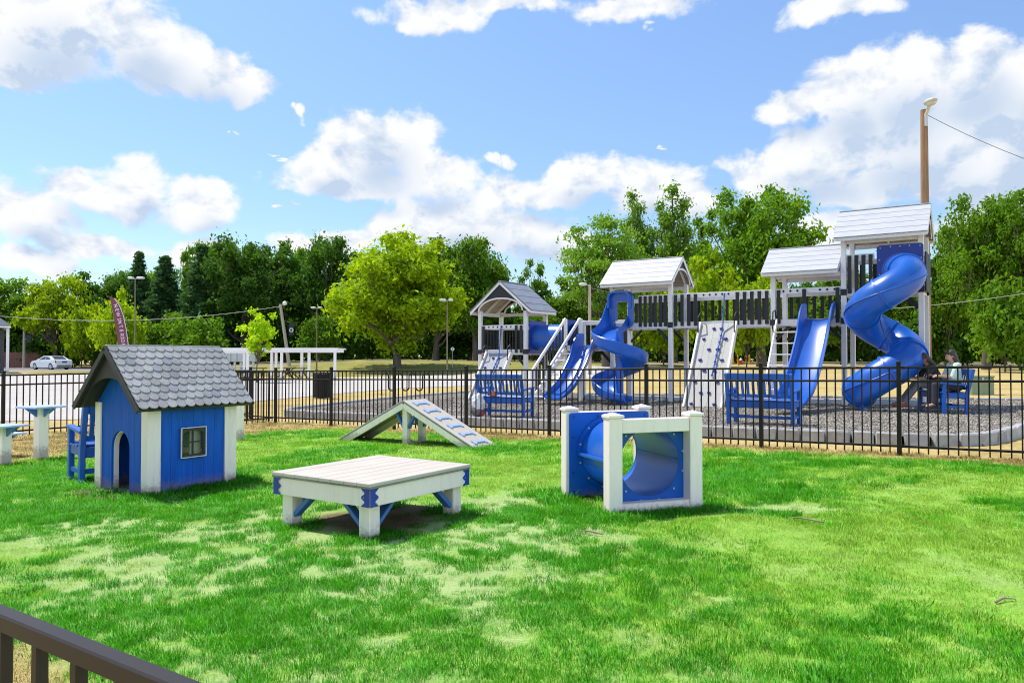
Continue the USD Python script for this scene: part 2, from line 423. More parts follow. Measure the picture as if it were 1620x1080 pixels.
M = {
    "white": dirty_white("white_vinyl", (0.85, 0.79, 0.75), (0.62, 0.57, 0.50)),
    "cream": dirty_white("cream_vinyl", (0.90, 0.76, 0.665), (0.64, 0.53, 0.43)),
    "blue": mat("blue_plastic", (0.004, 0.095, 0.43), 0.36, 0.15, 3.0, spec=0.4, splash=True),
    "blue_slide": mat("blue_slide_plastic", (0.006, 0.095, 0.43), 0.31, 0.14, 2.0, spec=0.7),
    "navy": mat("navy_panel", (0.008, 0.035, 0.26), 0.35, 0.15, 4.0),
    "bench": mat("bench_blue", (0.003, 0.085, 0.36), 0.42, 0.12, 5.0),
    "pale_blue": mat("pale_blue_board", (0.36, 0.45, 0.68), 0.5, 0.10, 6.0),
    "brace": mat("brace_blue", (0.05, 0.15, 0.42), 0.45, 0.15, 5.0),
    "house": mat("playhouse_blue", (0.001, 0.092, 0.46), 0.55, 0.2, 2.5, spec=0.25, stretch=(6, 6, 0.7), bump=0.15, bscale=20, splash=True),
    "dark": mat("dark_brown_metal", (0.013, 0.010, 0.008), 0.5, 0.2, 8.0, spec=0.25),
    "rail": mat("near_rail_paint", (0.022, 0.016, 0.012), 0.5, 0.15, 5.0, spec=0.3),
    "black": mat("black_board", (0.012, 0.012, 0.013), 0.5, 0.2, 8.0),
    "roof_edge": mat("roof_edge", (0.03, 0.028, 0.026), 0.6, 0.2, 8.0),
    "shingle": mat("shingle_grey", (0.34, 0.33, 0.32), 0.6, 0.22, 4.0, bump=0.5, bscale=45, rand=0.14),
    "shingle_b": mat("shingle_blue_grey", (0.27, 0.275, 0.30), 0.6, 0.22, 4.0, bump=0.5, bscale=45, rand=0.14),
    "roofgrey": mat("grey_roof_board", (0.25, 0.26, 0.285), 0.45, 0.15, 3.0, stretch=(1, 1, 5)),
    "roofwhite": mat("white_roof_board", (0.47, 0.47, 0.50), 0.40, 0.10, 2.0, stretch=(1, 1, 8)),
    "underside": mat("roof_underside", (0.33, 0.28, 0.22), 0.6, 0.25, 3.0, stretch=(1, 1, 6)),
    "deckboard": mat("deck_board", (0.51, 0.455, 0.385), 0.75, 0.05, 3.0, spec=0.2, bump=0.2, bscale=30),
    "edge": mat("deck_edge", (0.22, 0.20, 0.17), 0.7, 0.2, 6.0),
    "rock": mat("climbing_board", (0.46, 0.44, 0.395), 0.6, 0.10, 3.0, bump=0.2, bscale=25),
    "rockgrey": mat("climbing_board_grey", (0.34, 0.35, 0.37), 0.6, 0.10, 3.0),
    "hold": mat("climbing_hold", (0.04, 0.035, 0.24), 0.45, 0.2, 8.0),
    "rope": mat("blue_rope", (0.02, 0.10, 0.42), 0.7, 0.2, 30.0),
    "steel": mat("galvanised_steel", (0.45, 0.46, 0.47), 0.35, 0.1, 10.0),
    "kerb": mat("kerb_stone", (0.35, 0.34, 0.33), 0.9, 0.2, 7.0, bump=0.8, bscale=30, rand=0.10),
    "beam": mat("ground_beam_grey", (0.55, 0.57, 0.60), 0.6, 0.08, 3.0),
    "bark": mat("bark", (0.11, 0.085, 0.062), 0.9, 0.35, 5.0, bump=0.6, bscale=12, stretch=(3, 3, 0.6)),
    "polewood": mat("pole_wood", (0.30, 0.17, 0.085), 0.8, 0.30, 2.5, stretch=(8, 8, 0.5), bump=0.3, bscale=20),
    "greywood": mat("weathered_pole", (0.42, 0.34, 0.27), 0.8, 0.2, 2.5, stretch=(8, 8, 0.5)),
    "lamp": mat("lamp_housing", (0.52, 0.50, 0.36), 0.5, 0.15, 6.0),
    "lampgrey": mat("grey_lamp_housing", (0.55, 0.56, 0.56), 0.5, 0.1, 6.0),
    "lamppost": mat("bronze_post", (0.16, 0.13, 0.07), 0.5, 0.2, 6.0),
    "wire": mat("wire", (0.03, 0.03, 0.03), 0.6, 0.1, 6.0),
    "wirepale": mat("pale_wire", (0.45, 0.45, 0.42), 0.6, 0.1, 6.0),
    "carpaint": mat("white_car_paint", (0.78, 0.78, 0.76), 0.25, 0.03, 2.0, coat=0.8),
    "glass": mat("car_glass", (0.03, 0.035, 0.04), 0.08, 0.1, 3.0, spec=0.8),
    "tyre": mat("tyre", (0.02, 0.02, 0.02), 0.8, 0.2, 10.0),
    "red": mat("red_lamp", (0.40, 0.015, 0.02), 0.25, 0.1, 10.0),
    "plate": mat("number_plate", (0.04, 0.10, 0.42), 0.4, 0.1, 30.0),
    "flag": mat("maroon_cloth", (0.19, 0.045, 0.065), 0.8, 0.18, 2.0),
    "letter": mat("white_print", (0.80, 0.78, 0.76), 0.7, 0.04, 10.0),
    "boards": mat("red_brown_boards", (0.17, 0.065, 0.04), 0.8, 0.2, 3.0, stretch=(6, 6, 0.5)),
    "siding": mat("dark_siding", (0.06, 0.055, 0.06), 0.6, 0.2, 3.0),
    "box_green": mat("utility_green", (0.20, 0.25, 0.14), 0.5, 0.08, 3.0),
    "yellow": mat("yellow_paint", (0.70, 0.33, 0.01), 0.5, 0.1, 8.0),
    "hydrant_red": mat("hydrant_red", (0.55, 0.05, 0.02), 0.5, 0.1, 8.0),
    "mailbox": mat("mailbox_grey", (0.50, 0.52, 0.52), 0.4, 0.05, 3.0),
    "skin": mat("skin_light", (0.50, 0.27, 0.18), 0.55, 0.08, 8.0),
    "skin2": mat("skin_tan", (0.36, 0.18, 0.11), 0.55, 0.08, 8.0),
    "mint": mat("mint_cloth", (0.50, 0.62, 0.52), 0.85, 0.1, 10.0),
    "navycloth": mat("dark_cloth", (0.035, 0.035, 0.045), 0.85, 0.2, 10.0),
    "greycloth": mat("grey_cloth", (0.17, 0.16, 0.16), 0.85, 0.2, 10.0),
    "whitecloth": mat("white_cloth", (0.66, 0.66, 0.68), 0.85, 0.15, 12.0),
    "hair": mat("brown_hair", (0.055, 0.032, 0.02), 0.55, 0.4, 25.0),
    "hair2": mat("dark_hair", (0.045, 0.03, 0.024), 0.5, 0.6, 18.0),
    "shoe": mat("red_shoe", (0.35, 0.06, 0.06), 0.6, 0.2, 20.0),
    "shoe2": mat("black_shoe", (0.03, 0.03, 0.035), 0.6, 0.2, 20.0),
    "sole": mat("white_sole", (0.7, 0.7, 0.68), 0.6, 0.05, 20.0),
    "orange": mat("orange_plastic", (0.60, 0.16, 0.05), 0.5, 0.1, 20.0),
    "litter": mat("dry_twig", (0.30, 0.24, 0.15), 0.9, 0.2, 20.0),
}
M["pane"] = usdkit.material(stage, "/World/Looks/pane", {"f": ("fresnel", {"IOR": 1.45}), "t": ("transparent_bsdf", {"color": (0.93, 0.95, 0.95)}), "g": ("glossy_bsdf", {"color": (0.9, 0.9, 0.9), "roughness": 0.03}), "m": ("mix_closure", {})},
                            [("f.fac", "m.fac"), ("t.BSDF", "m.closure1"), ("g.BSDF", "m.closure2")], surface="m.closure")
M["smoke"] = usdkit.material(stage, "/World/Looks/smoked_pane", {"f": ("fresnel", {"IOR": 1.45}), "t": ("transparent_bsdf", {"color": (0.42, 0.44, 0.45)}), "g": ("glossy_bsdf", {"color": (0.9, 0.9, 0.9), "roughness": 0.05}), "m": ("mix_closure", {})},
                             [("f.fac", "m.fac"), ("t.BSDF", "m.closure1"), ("g.BSDF", "m.closure2")], surface="m.closure")
LEAF = {
    "dark": leaf_mat("leaf_dark", (0.075, 0.185, 0.018), (0.250, 0.460, 0.038), 0.52),
    "mid": leaf_mat("leaf_mid", (0.130, 0.270, 0.012), (0.370, 0.570, 0.035), 0.52),
    "lime": leaf_mat("leaf_lime", (0.300, 0.440, 0.006), (0.680, 0.780, 0.020), 0.54),
    "feather": leaf_mat("leaf_feather", (0.180, 0.340, 0.035), (0.430, 0.630, 0.085), 0.54),
    "conifer": leaf_mat("leaf_conifer", (0.060, 0.145, 0.045), (0.170, 0.310, 0.090), 0.42),
    "bright": leaf_mat("leaf_bright", (0.380, 0.560, 0.008), (0.700, 0.820, 0.030), 0.54),
}


def grass_mat(name, a, b, tip, rand=0.18):
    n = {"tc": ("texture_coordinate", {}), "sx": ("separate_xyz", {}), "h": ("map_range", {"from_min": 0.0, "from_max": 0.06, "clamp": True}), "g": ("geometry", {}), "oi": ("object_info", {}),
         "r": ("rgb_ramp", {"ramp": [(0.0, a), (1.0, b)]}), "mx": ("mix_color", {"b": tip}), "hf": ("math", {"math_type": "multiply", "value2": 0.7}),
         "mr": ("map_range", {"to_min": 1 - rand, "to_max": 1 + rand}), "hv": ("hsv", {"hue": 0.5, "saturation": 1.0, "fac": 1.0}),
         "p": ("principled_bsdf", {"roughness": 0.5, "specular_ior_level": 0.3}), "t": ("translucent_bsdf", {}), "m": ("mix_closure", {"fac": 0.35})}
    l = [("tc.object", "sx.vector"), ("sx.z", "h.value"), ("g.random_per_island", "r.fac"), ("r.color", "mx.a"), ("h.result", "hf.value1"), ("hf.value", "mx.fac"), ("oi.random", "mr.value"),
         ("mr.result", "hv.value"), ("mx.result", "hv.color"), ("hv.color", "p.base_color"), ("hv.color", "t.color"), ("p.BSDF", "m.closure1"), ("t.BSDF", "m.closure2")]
    return usdkit.material(stage, f"/World/Looks/{name}", n, l, surface="m.closure")


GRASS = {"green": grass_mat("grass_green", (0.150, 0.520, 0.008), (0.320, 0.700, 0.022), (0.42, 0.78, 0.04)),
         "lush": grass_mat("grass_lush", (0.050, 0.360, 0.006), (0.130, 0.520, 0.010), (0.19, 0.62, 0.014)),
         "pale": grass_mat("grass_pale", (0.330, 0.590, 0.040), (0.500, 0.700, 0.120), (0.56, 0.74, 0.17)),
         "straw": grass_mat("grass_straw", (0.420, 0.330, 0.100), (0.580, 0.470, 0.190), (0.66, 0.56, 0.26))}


def ground_mat(name, stops, scale=1.2, fine=60.0, bump=0.6, attr=None, stops2=None, rough=0.95):
    n = {"g": ("geometry", {}), "n": ("noise_texture", {"scale": scale, "detail": 10.0, "roughness": 0.72}), "r": ("rgb_ramp", {"ramp": stops}),
         "f": ("noise_texture", {"scale": fine, "detail": 5.0, "roughness": 0.7}), "fr": ("map_range", {"from_min": 0.25, "from_max": 0.75, "to_min": 0.62, "to_max": 1.30}),
         "hv": ("hsv", {"hue": 0.5, "saturation": 1.0, "fac": 1.0}), "b": ("bump", {"strength": bump, "distance": 0.02}), "p": ("principled_bsdf", {"roughness": rough, "specular_ior_level": 0.15})}
    l = [("g.position", "n.vector"), ("n.fac", "r.fac"), ("g.position", "f.vector"), ("f.fac", "fr.value"), ("fr.result", "hv.value"), ("f.fac", "b.height"), ("b.normal", "p.normal"), ("hv.color", "p.base_color")]
    if attr:
        n["at"] = ("attribute", {"attribute": attr})
        n["r2"] = ("rgb_ramp", {"ramp": stops2})
        n["mx"] = ("mix_color", {})
        n["at2"] = ("attribute", {"attribute": "soil"})
        n["r3"] = ("rgb_ramp", {"ramp": [(0.3, (0.13, 0.085, 0.045)), (0.7, (0.24, 0.165, 0.095))]})
        n["mx2"] = ("mix_color", {})
        n["at3"] = ("attribute", {"attribute": "dry"})
        n["r4"] = ("rgb_ramp", {"ramp": [(0.25, (0.30, 0.22, 0.075)), (0.5, (0.46, 0.345, 0.13)), (0.75, (0.54, 0.42, 0.18))]})
        n["mx3"] = ("mix_color", {})
        l += [("n.fac", "r2.fac"), ("at.fac", "mx.fac"), ("r.color", "mx.a"), ("r2.color", "mx.b"), ("mx.result", "mx3.a"), ("n.fac", "r4.fac"), ("r4.color", "mx3.b"), ("at3.fac", "mx3.fac"), ("mx3.result", "mx2.a"), ("n.fac", "r3.fac"), ("r3.color", "mx2.b"), ("at2.fac", "mx2.fac"), ("mx2.result", "hv.color")]
    else:
        l.append(("r.color", "hv.color"))
    return usdkit.material(stage, f"/World/Looks/{name}", n, l, surface="p.BSDF")


M["drygrass"] = ground_mat("dry_grass", [(0.25, (0.30, 0.22, 0.075)), (0.5, (0.46, 0.345, 0.13)), (0.75, (0.54, 0.42, 0.18))], 0.35, 9.0, 0.5)
M["olive"] = ground_mat("olive_grass", [(0.3, (0.16, 0.17, 0.035)), (0.55, (0.27, 0.25, 0.06)), (0.75, (0.40, 0.31, 0.11))], 0.5, 7.0, 0.5)
M["lawn"] = ground_mat("lawn_soil", [(0.3, (0.20, 0.42, 0.04)), (0.7, (0.34, 0.54, 0.09))], 3.0, 55.0, 0.8, "bare", [(0.3, (0.28, 0.42, 0.12)), (0.7, (0.43, 0.54, 0.21))])
M["concrete"] = ground_mat("concrete", [(0.3, (0.43, 0.40, 0.355)), (0.7, (0.52, 0.485, 0.435))], 0.4, 14.0, 0.1)
M["asphalt"] = ground_mat("asphalt", [(0.3, (0.17, 0.165, 0.165)), (0.7, (0.23, 0.225, 0.22))], 0.3, 14.0, 0.2)
M["gravelbase"] = usdkit.material(stage, "/World/Looks/gravel_bed", {"g": ("geometry", {}), "vo": ("voronoi_texture", {"scale": 38.0}), "sp": ("separate_color", {}), "r": ("rgb_ramp", {"ramp": [(0.0, (0.04, 0.034, 0.028)), (0.35, (0.15, 0.13, 0.105)), (0.7, (0.34, 0.30, 0.24)), (1.0, (0.46, 0.41, 0.33))]}),
                                     "b": ("bump", {"strength": 1.0, "distance": 0.03, "invert": True}), "p": ("principled_bsdf", {"roughness": 0.85, "specular_ior_level": 0.2})},
                                  [("g.position", "vo.vector"), ("vo.color", "sp.color"), ("sp.r", "r.fac"), ("r.color", "p.base_color"), ("vo.distance", "b.height"), ("b.normal", "p.normal")], surface="p.BSDF")
M["pebble"] = usdkit.material(stage, "/World/Looks/pebble", {"oi": ("object_info", {}), "g": ("geometry", {}), "n": ("noise_texture", {"scale": 0.7, "detail": 4.0}), "nm": ("map_range", {"from_min": 0.3, "from_max": 0.7, "to_min": 0.72, "to_max": 1.25}), "hv": ("hsv", {"hue": 0.5, "saturation": 1.0, "fac": 1.0}), "r": ("rgb_ramp", {"ramp": [(0.0, (0.07, 0.06, 0.05)), (0.4, (0.21, 0.18, 0.145)), (0.75, (0.38, 0.335, 0.27)), (1.0, (0.50, 0.45, 0.37))]}),
                              "p": ("principled_bsdf", {"roughness": 0.8, "specular_ior_level": 0.25})}, [("oi.random", "r.fac"), ("g.position", "n.vector"), ("n.fac", "nm.value"), ("nm.result", "hv.value"), ("r.color", "hv.color"), ("hv.color", "p.base_color")], surface="p.BSDF")

# ------------------------------------------------------------------ ground
def structure(name, mesh, m, smooth=True, kind="structure"):
    return single(name, mesh, m, kind=kind, smooth=smooth)


xs = np.concatenate([np.linspace(-900, -130, 12), np.arange(-120, -22, 4.0), np.arange(-20, 24, 1.0), np.arange(26, 122, 4.0), np.linspace(130, 900, 12)])
ys = np.concatenate([np.linspace(-300, -20, 6), np.arange(-12, 30, 1.0), np.arange(32, 130, 2.0), np.linspace(140, 1500, 12)])
gx, gy = np.meshgrid(xs, ys, indexing="ij")
structure("ground", sheet(np.stack([gx, gy, terrain(gx, gy)], -1)[::-1]), M["drygrass"])


def patch(name, poly, m, off, step=1.0):
    """a sheet that follows the terrain inside a polygon of the world plane"""
    x0, y0, x1, y1 = poly.bounds
    vs, fs = [], []
    tri = []
    for ix in np.arange(math.floor(x0 / step), math.ceil(x1 / step)):
        for iy in np.arange(math.floor(y0 / step), math.ceil(y1 / step)):
            c = poly.intersection(sbox(ix * step, iy * step, (ix + 1) * step, (iy + 1) * step))
            for g in getattr(c, "geoms", [c]):
                if g.geom_type == "Polygon" and g.area > 1e-6:
                    vv, ff = trimesh.creation.triangulate_polygon(g, engine="earcut")
                    tri.append((np.array(vv), np.array(ff)))
    n = 0
    for vv, ff in tri:
        vs.append(vv)
        fs.append(ff + n)
        n += len(vv)
    v2, f = np.vstack(vs), np.vstack(fs)
    a = v2[f]
    flip = ((a[:, 1, 0] - a[:, 0, 0]) * (a[:, 2, 1] - a[:, 0, 1]) - (a[:, 1, 1] - a[:, 0, 1]) * (a[:, 2, 0] - a[:, 0, 0])) < 0
    f[flip] = f[flip][:, ::-1]
    v = np.column_stack([v2, terrain(v2[:, 0], v2[:, 1]) + off])
    tm = trimesh.Trimesh(v, f, process=True)
    return structure(name, (np.array(tm.vertices), np.array(tm.faces)), m)


def at(px, d):
    return (px - 810) / 1200 * d, d


drive = Polygon([(-40, 14.5), at(0, 17.8), at(150, 18.5), at(300, 22.0), at(401, 25.4), at(520, 30.0), at(640, 36.0), at(760, 39.0), at(850, 41.0), at(930, 50.0), at(1000, 66), at(1060, 84), at(900, 74), at(840, 60.5), at(740, 58.5), at(640, 57.0), at(560, 53.0), at(470, 50.0), at(440, 50.0), at(380, 52), at(300, 56.0), at(150, 62), at(0, 64), (-70, 66), (-80, 14.5)])
patch("driveway", drive, M["concrete"], 0.012, 4.0)
road = Polygon([(-140, 90), at(-100, 92), at(60, 92), at(300, 92), at(500, 90), at(700, 89), at(1000, 92), at(1200, 92), at(1700, 92), (150, 92), (150, 84), at(1700, 84), at(1200, 84.5), at(1000, 84), at(700, 80), at(500, 78), at(330, 76), at(150, 75.5), at(-100, 75.5), (-140, 75.5)])
patch("road", road, M["asphalt"], 0.012, 4.0)
walk = Polygon([(-140, 73.5), at(0, 72.0), at(150, 73), at(300, 73), at(300, 74.8), at(150, 75.2), at(-100, 75.2), (-140, 75.2)])
patch("sidewalk", walk, M["concrete"], 0.03, 4.0)
walk2 = Polygon([at(1000, 80), at(1200, 80.5), at(1700, 80), (150, 80), (150, 83.6), at(1700, 83.6), at(1200, 83.8), at(1000, 83.6)])
patch("sidewalk", walk2, M["concrete"], 0.03, 4.0)
isl = Polygon([at(40, 66.5), at(150, 64.5), at(320, 62), at(420, 56), at(560, 56.5), at(640, 59), at(840, 62), at(1000, 72), at(1000, 79), at(700, 78.5), at(500, 76), at(330, 72), at(150, 71.5), at(60, 70)])
patch("grass_bank", isl, M["olive"], 0.012, 2.0)

# lawn inside the fence
s_, v_ = np.meshgrid(np.arange(-15.6, 14.01, 0.1), np.arange(-1.0, 11.41, 0.1), indexing="ij")
lx, ly = W(s_, v_)


BARE = [(-0.77, 4.86, 1.2, 0.6), (-0.05, 5.7, 0.8, 0.8), (-1.94, 6.1, 0.9, 0.7), (-1.95, 4.75, 0.9, 0.6), (-1.1, 5.4, 0.9, 0.6), (-0.3, 6.9, 0.5, 0.5), (2.4, 6.7, 0.6, 0.35), (-2.6, 5.2, 0.6, 0.4), (-3.4, 6.2, 0.6, 0.35)]


def bareness(x, y):
    """0 = thick grass, 1 = open pale ground"""
    x, y = np.asarray(x, float), np.asarray(y, float)
    P = np.stack([x, y, 0 * x], -1)
    b = np.zeros_like(x)
    for cx, cy, rx, ry in BARE:
        b = np.maximum(b, 1.25 * np.exp(-(((x - cx) / rx) ** 2 + ((y - cy) / ry) ** 2)))
    n1 = meshkit.fbm(P * 1.1, 4, 3)
    n2 = meshkit.fbm(P * 5.0, 3, 9)
    left = sstep(1.6, 0.2, x) * sstep(8.6, 7.0, y)
    return np.clip(b * 1.0 + (n1 - 0.52) * 1.0 + (n2 - 0.5) * (1.2 + 1.3 * left) + 0.20 * left - 0.06, 0, 1)


def dryness(x, y):
    """straw coloured strips along the fences and in the far left corner"""
    s, v = SV(np.asarray(x, float), np.asarray(y, float))
    P = np.stack([np.asarray(x, float), np.asarray(y, float), 0 * s], -1)
    n = meshkit.fbm(P * 0.9, 3, 21) - 0.5
    d = sstep(10.55, 11.2, v + n * 1.2)
    d = np.maximum(d, sstep(-11.3, -12.6, s + n * 3.0))
    d = np.maximum(d, sstep(1.95, 1.45, v + n * 0.6))
    return d


def soil(x, y):
    """brown earth worn open under and beside the play pieces"""
    s, v = SV(np.asarray(x, float), np.asarray(y, float))
    n = meshkit.fbm(np.stack([s * 3.0, v * 3.0, 0 * s], -1), 3, 13) - 0.5
    f = lambda cs, cv, rs, rv: 1 - sstep(0.75, 1.15, np.hypot((s - cs) / rs, (v - cv) / rv) + n * 0.7)
    return np.maximum.reduce([f(-4.45, 4.75, 0.55, 0.60), f(-7.87, 4.22, 0.5, 0.22), f(-7.9, 4.9, 0.5, 0.55), f(-2.95, 6.9, 0.42, 0.42), f(-8.2, 9.6, 0.8, 0.4) * 0.6])


lb = bareness(lx, ly)
lz = terrain(lx, ly) + 0.012 + (meshkit.fbm(np.stack([lx, ly, 0 * lx], -1) * 1.5, 3, 5) - 0.5) * 0.03
lawn = structure("lawn", sheet(np.stack([lx, ly, lz], -1)), M["lawn"])
UsdGeom.PrimvarsAPI(lawn).CreatePrimvar("bare", Sdf.ValueTypeNames.FloatArray, "vertex").Set(Vt.FloatArray.FromNumpy(np.asarray(lb, np.float32).ravel()))
UsdGeom.PrimvarsAPI(lawn).CreatePrimvar("dry", Sdf.ValueTypeNames.FloatArray, "vertex").Set(Vt.FloatArray.FromNumpy(np.asarray(dryness(lx, ly), np.float32).ravel()))
UsdGeom.PrimvarsAPI(lawn).CreatePrimvar("soil", Sdf.ValueTypeNames.FloatArray, "vertex").Set(Vt.FloatArray.FromNumpy(np.asarray(soil(lx, ly), np.float32).ravel()))

# gravel bed of the playground
Y0 = 12.98
gsv = [(-15.4, Y0), (-1.5, Y0 - 0.12), (-0.95, Y0 - 0.04), (-0.55, Y0 + 0.22), (-0.32, Y0 + 0.7), (-0.12, Y0 + 1.6), (0.15, 16), (0.7, 18.5), (1.2, 21), (1.4, 24.4), (-17.6, 24.2), (-17.3, 20), (-16.6, 16), (-15.9, 13.6)]
gpoly = Polygon([W(*p) for p in gsv])


def gz(s):
    return 0.20 + 0.0156 * s


_old = terrain
ggrid = []
gp = gpoly
gmesh = patch("gravel_bed", gp, M["gravelbase"], 0.13, 1.0)


# ------------------------------------------------------------------ point instancers: grass tufts and pebbles
def tuft(r, nb, rad, hmin, hmax, wd=0.0045, lean=1.1):
    vs, fs = [], []
    for i in range(nb):
        a, q = r.uniform(0, 2 * PI), rad * math.sqrt(r.random())
        x, y = q * math.cos(a), q * math.sin(a)
        h = r.uniform(hmin, hmax)
        ln = r.uniform(0.1, lean) * h
        la = a + r.normal(0, 0.8)
        dx, dy = math.cos(la) * ln, math.sin(la) * ln
        wa = r.uniform(0, PI)
        wx, wy = math.cos(wa) * wd / 2, math.sin(wa) * wd / 2
        k = len(vs)
        vs += [(x - wx, y - wy, -0.01), (x + wx, y + wy, -0.01), (x + dx * 0.4 - wx * 0.8, y + dy * 0.4 - wy * 0.8, h * 0.62), (x + dx * 0.4 + wx * 0.8, y + dy * 0.4 + wy * 0.8, h * 0.62), (x + dx, y + dy, h)]
        fs += [(k, k + 1, k + 3), (k, k + 3, k + 2), (k + 2, k + 3, k + 4)]
    return np.array(vs), np.array(fs)


def scatter(name, protos, idx, pos, yaw, scale, kind="stuff"):
    pi = UsdGeom.PointInstancer.Define(stage, numbered("/World", name))
    for k, (mesh, m) in enumerate(protos):
        g = usdkit.mesh(stage, f"{pi.GetPath()}/blades_{k + 1:03d}" if name != "gravel" else f"{pi.GetPath()}/pebble_{k + 1:03d}", mesh, m)
        if name != "gravel":        # blades curve over, so that they catch the light from above
            nr = np.array(mesh[0], float) * (1.2, 1.2, 0) / 0.085 * 0.5 + (0, 0, 1.0)
            nr /= np.linalg.norm(nr, axis=1, keepdims=True)
            g.CreateNormalsAttr(Vt.Vec3fArray.FromNumpy(nr.astype(np.float32)))
            g.SetNormalsInterpolation("vertex")
    base = "blades" if name != "gravel" else "pebble"
    pi.CreatePrototypesRel().SetTargets([Sdf.Path(f"{pi.GetPath()}/{base}_{k + 1:03d}") for k in range(len(protos))])
    pi.CreateProtoIndicesAttr(Vt.IntArray.FromNumpy(np.asarray(idx, np.int32)))
    pi.CreatePositionsAttr(Vt.Vec3fArray.FromNumpy(np.asarray(pos, np.float32)))
    q = np.zeros((len(yaw), 4), np.float32)
    pi.CreateOrientationsAttr(Vt.QuathArray([Gf.Quath(float(math.cos(a / 2)), 0.0, 0.0, float(math.sin(a / 2))) for a in yaw]))
    pi.CreateScalesAttr(Vt.Vec3fArray.FromNumpy(np.asarray(scale, np.float32)))
    setdata(pi.GetPrim(), kind=kind)
    return pi


gr = np.random.default_rng(11)
protos, kinds = [], {}
for k, (nb, rad, h0, h1, wd) in {"green": (56, 0.085, 0.010, 0.034, 0.0034), "lush": (66, 0.080, 0.014, 0.044, 0.0036), "pale": (44, 0.095, 0.006, 0.024, 0.0032), "straw": (44, 0.09, 0.008, 0.028, 0.0034)}.items():
    kinds[k] = []
    for j in range(4):
        kinds[k].append(len(protos))
        protos.append((tuft(gr, nb, rad, h0, h1, wd), GRASS[k]))


def in_view(x, y, m=0.06):
    return (y > 2.7) & (np.abs(x) < y * (0.675 + m) + 0.3)


# candidate points, denser near the camera
P = []
for y0, y1, den in ((2.6, 4.5, 460), (4.5, 7.0, 330), (7.0, 10.0, 180), (10.0, 14.5, 85), (14.5, 19.0, 40)):
    area = (y1 - y0) * 2 * (y1 * 0.74)
    n = int(area * den)
    y = gr.uniform(y0, y1, n)
    x = gr.uniform(-1, 1, n) * y1 * 0.74
    P.append(np.column_stack([x, y, np.full(n, den)]))
P = np.vstack(P)
P = P[in_view(P[:, 0], P[:, 1])]
s, v = SV(P[:, 0], P[:, 1])
P = P[(v < 11.7) & (s > -16.2)]
s, v = SV(P[:, 0], P[:, 1])
bare, dry = bareness(P[:, 0], P[:, 1]), dryness(P[:, 0], P[:, 1])
rich = meshkit.fbm(np.stack([P[:, 0] * 0.8, P[:, 1] * 0.8, 0 * s], -1), 4, 77)
clump = meshkit.noise(np.stack([P[:, 0] * 7.0, P[:, 1] * 7.0, 0 * s], -1), 41)
keep = gr.random(len(P)) < np.where(dry > 0.5, 0.55, np.clip(1.0 - 0.95 * bare, 0.0, 1) + np.where(clump > 0.74, 0.60, 0.22) * (bare > 0.35))
# nothing grows through the play pieces
HS = Polygon([(-8.33, 4.38), (-7.33, 4.38), (-7.33, 5.45), (-8.33, 5.45)])
keep &= ~((s > -8.33) & (s < -7.33) & (v > 4.38) & (v < 5.45))
under = (s > -5.0) & (s < -4.05) & (v > 4.2) & (v < 5.3)
keep &= ~(under & (gr.random(len(P)) < 0.6))
so = soil(P[:, 0], P[:, 1])
keep &= gr.random(len(P)) > so * 0.85
# unmown grass stands round the feet of the pieces
ring_ = np.zeros(len(P), bool)
for a0_, a1_, b0_, b1_ in ((-8.33, -7.33, 4.36, 5.46),) + tuple((q - 0.07, q + 0.07, w_ - 0.07, w_ + 0.07) for q in (-4.96, -4.09) for w_ in (4.22, 5.24)):
    dd_ = np.hypot(np.maximum(np.maximum(a0_ - s, s - a1_), 0), np.maximum(np.maximum(b0_ - v, v - b1_), 0))
    ring_ |= (dd_ < 0.16) & (dd_ > 0.01)
ca_, sa_ = math.cos(math.radians(19.5)), math.sin(math.radians(19.5))
tx_, ty_ = (P[:, 0] - 0.83) * ca_ + (P[:, 1] - 6.46) * sa_, -(P[:, 0] - 0.83) * sa_ + (P[:, 1] - 6.46) * ca_
dd_ = np.hypot(np.maximum(np.maximum(-tx_, tx_ - 0.92), 0), np.maximum(np.maximum(-ty_, ty_ - 1.05), 0))
ring_ |= (dd_ < 0.24) & (dd_ > 0.01)
keep |= ring_ & (gr.random(len(P)) < 0.8)
keep &= ~((tx_ > 0) & (tx_ < 0.92) & ((ty_ > 0) & (ty_ < 0.13) | (ty_ > 0.92) & (ty_ < 1.05)))
ring_ = ring_[keep]
P, bare, dry, rich, clump = P[keep], bare[keep], dry[keep], rich[keep], clump[keep]
u = gr.random(len(P))
kind = np.where(dry > 0.35 + 0.4 * gr.random(len(P)), "straw", np.where(rich + 0.25 * (u - 0.5) > 0.57, "lush", np.where((bare > 0.35) & (clump < 0.74), "pale", np.where(rich + 0.3 * (u - 0.5) < 0.485, "pale", "green"))))
kind = np.where((clump > 0.74) & (bare > 0.3) & (dry < 0.5), "lush", kind)
kind = np.where(ring_, "lush", kind)
idx = np.array([kinds[k][gr.integers(4)] for k in kind])
size = gr.uniform(0.75, 1.25, len(P)) * np.interp(P[:, 2], [40, 180, 330, 460], [1.55, 1.05, 0.84, 0.72]) * np.where(bare > 0.5, 0.8, 1.0) * np.where(ring_, 1.45, 1.0) * np.where(clump > 0.74, 1.35, 1.0)
pos = np.column_stack([P[:, :2], terrain(P[:, 0], P[:, 1]) + 0.012])
scatter("lawn_grass", protos, idx, pos, gr.uniform(0, 2 * PI, len(P)), np.column_stack([size, size, size * gr.uniform(0.8, 1.2, len(P))]))

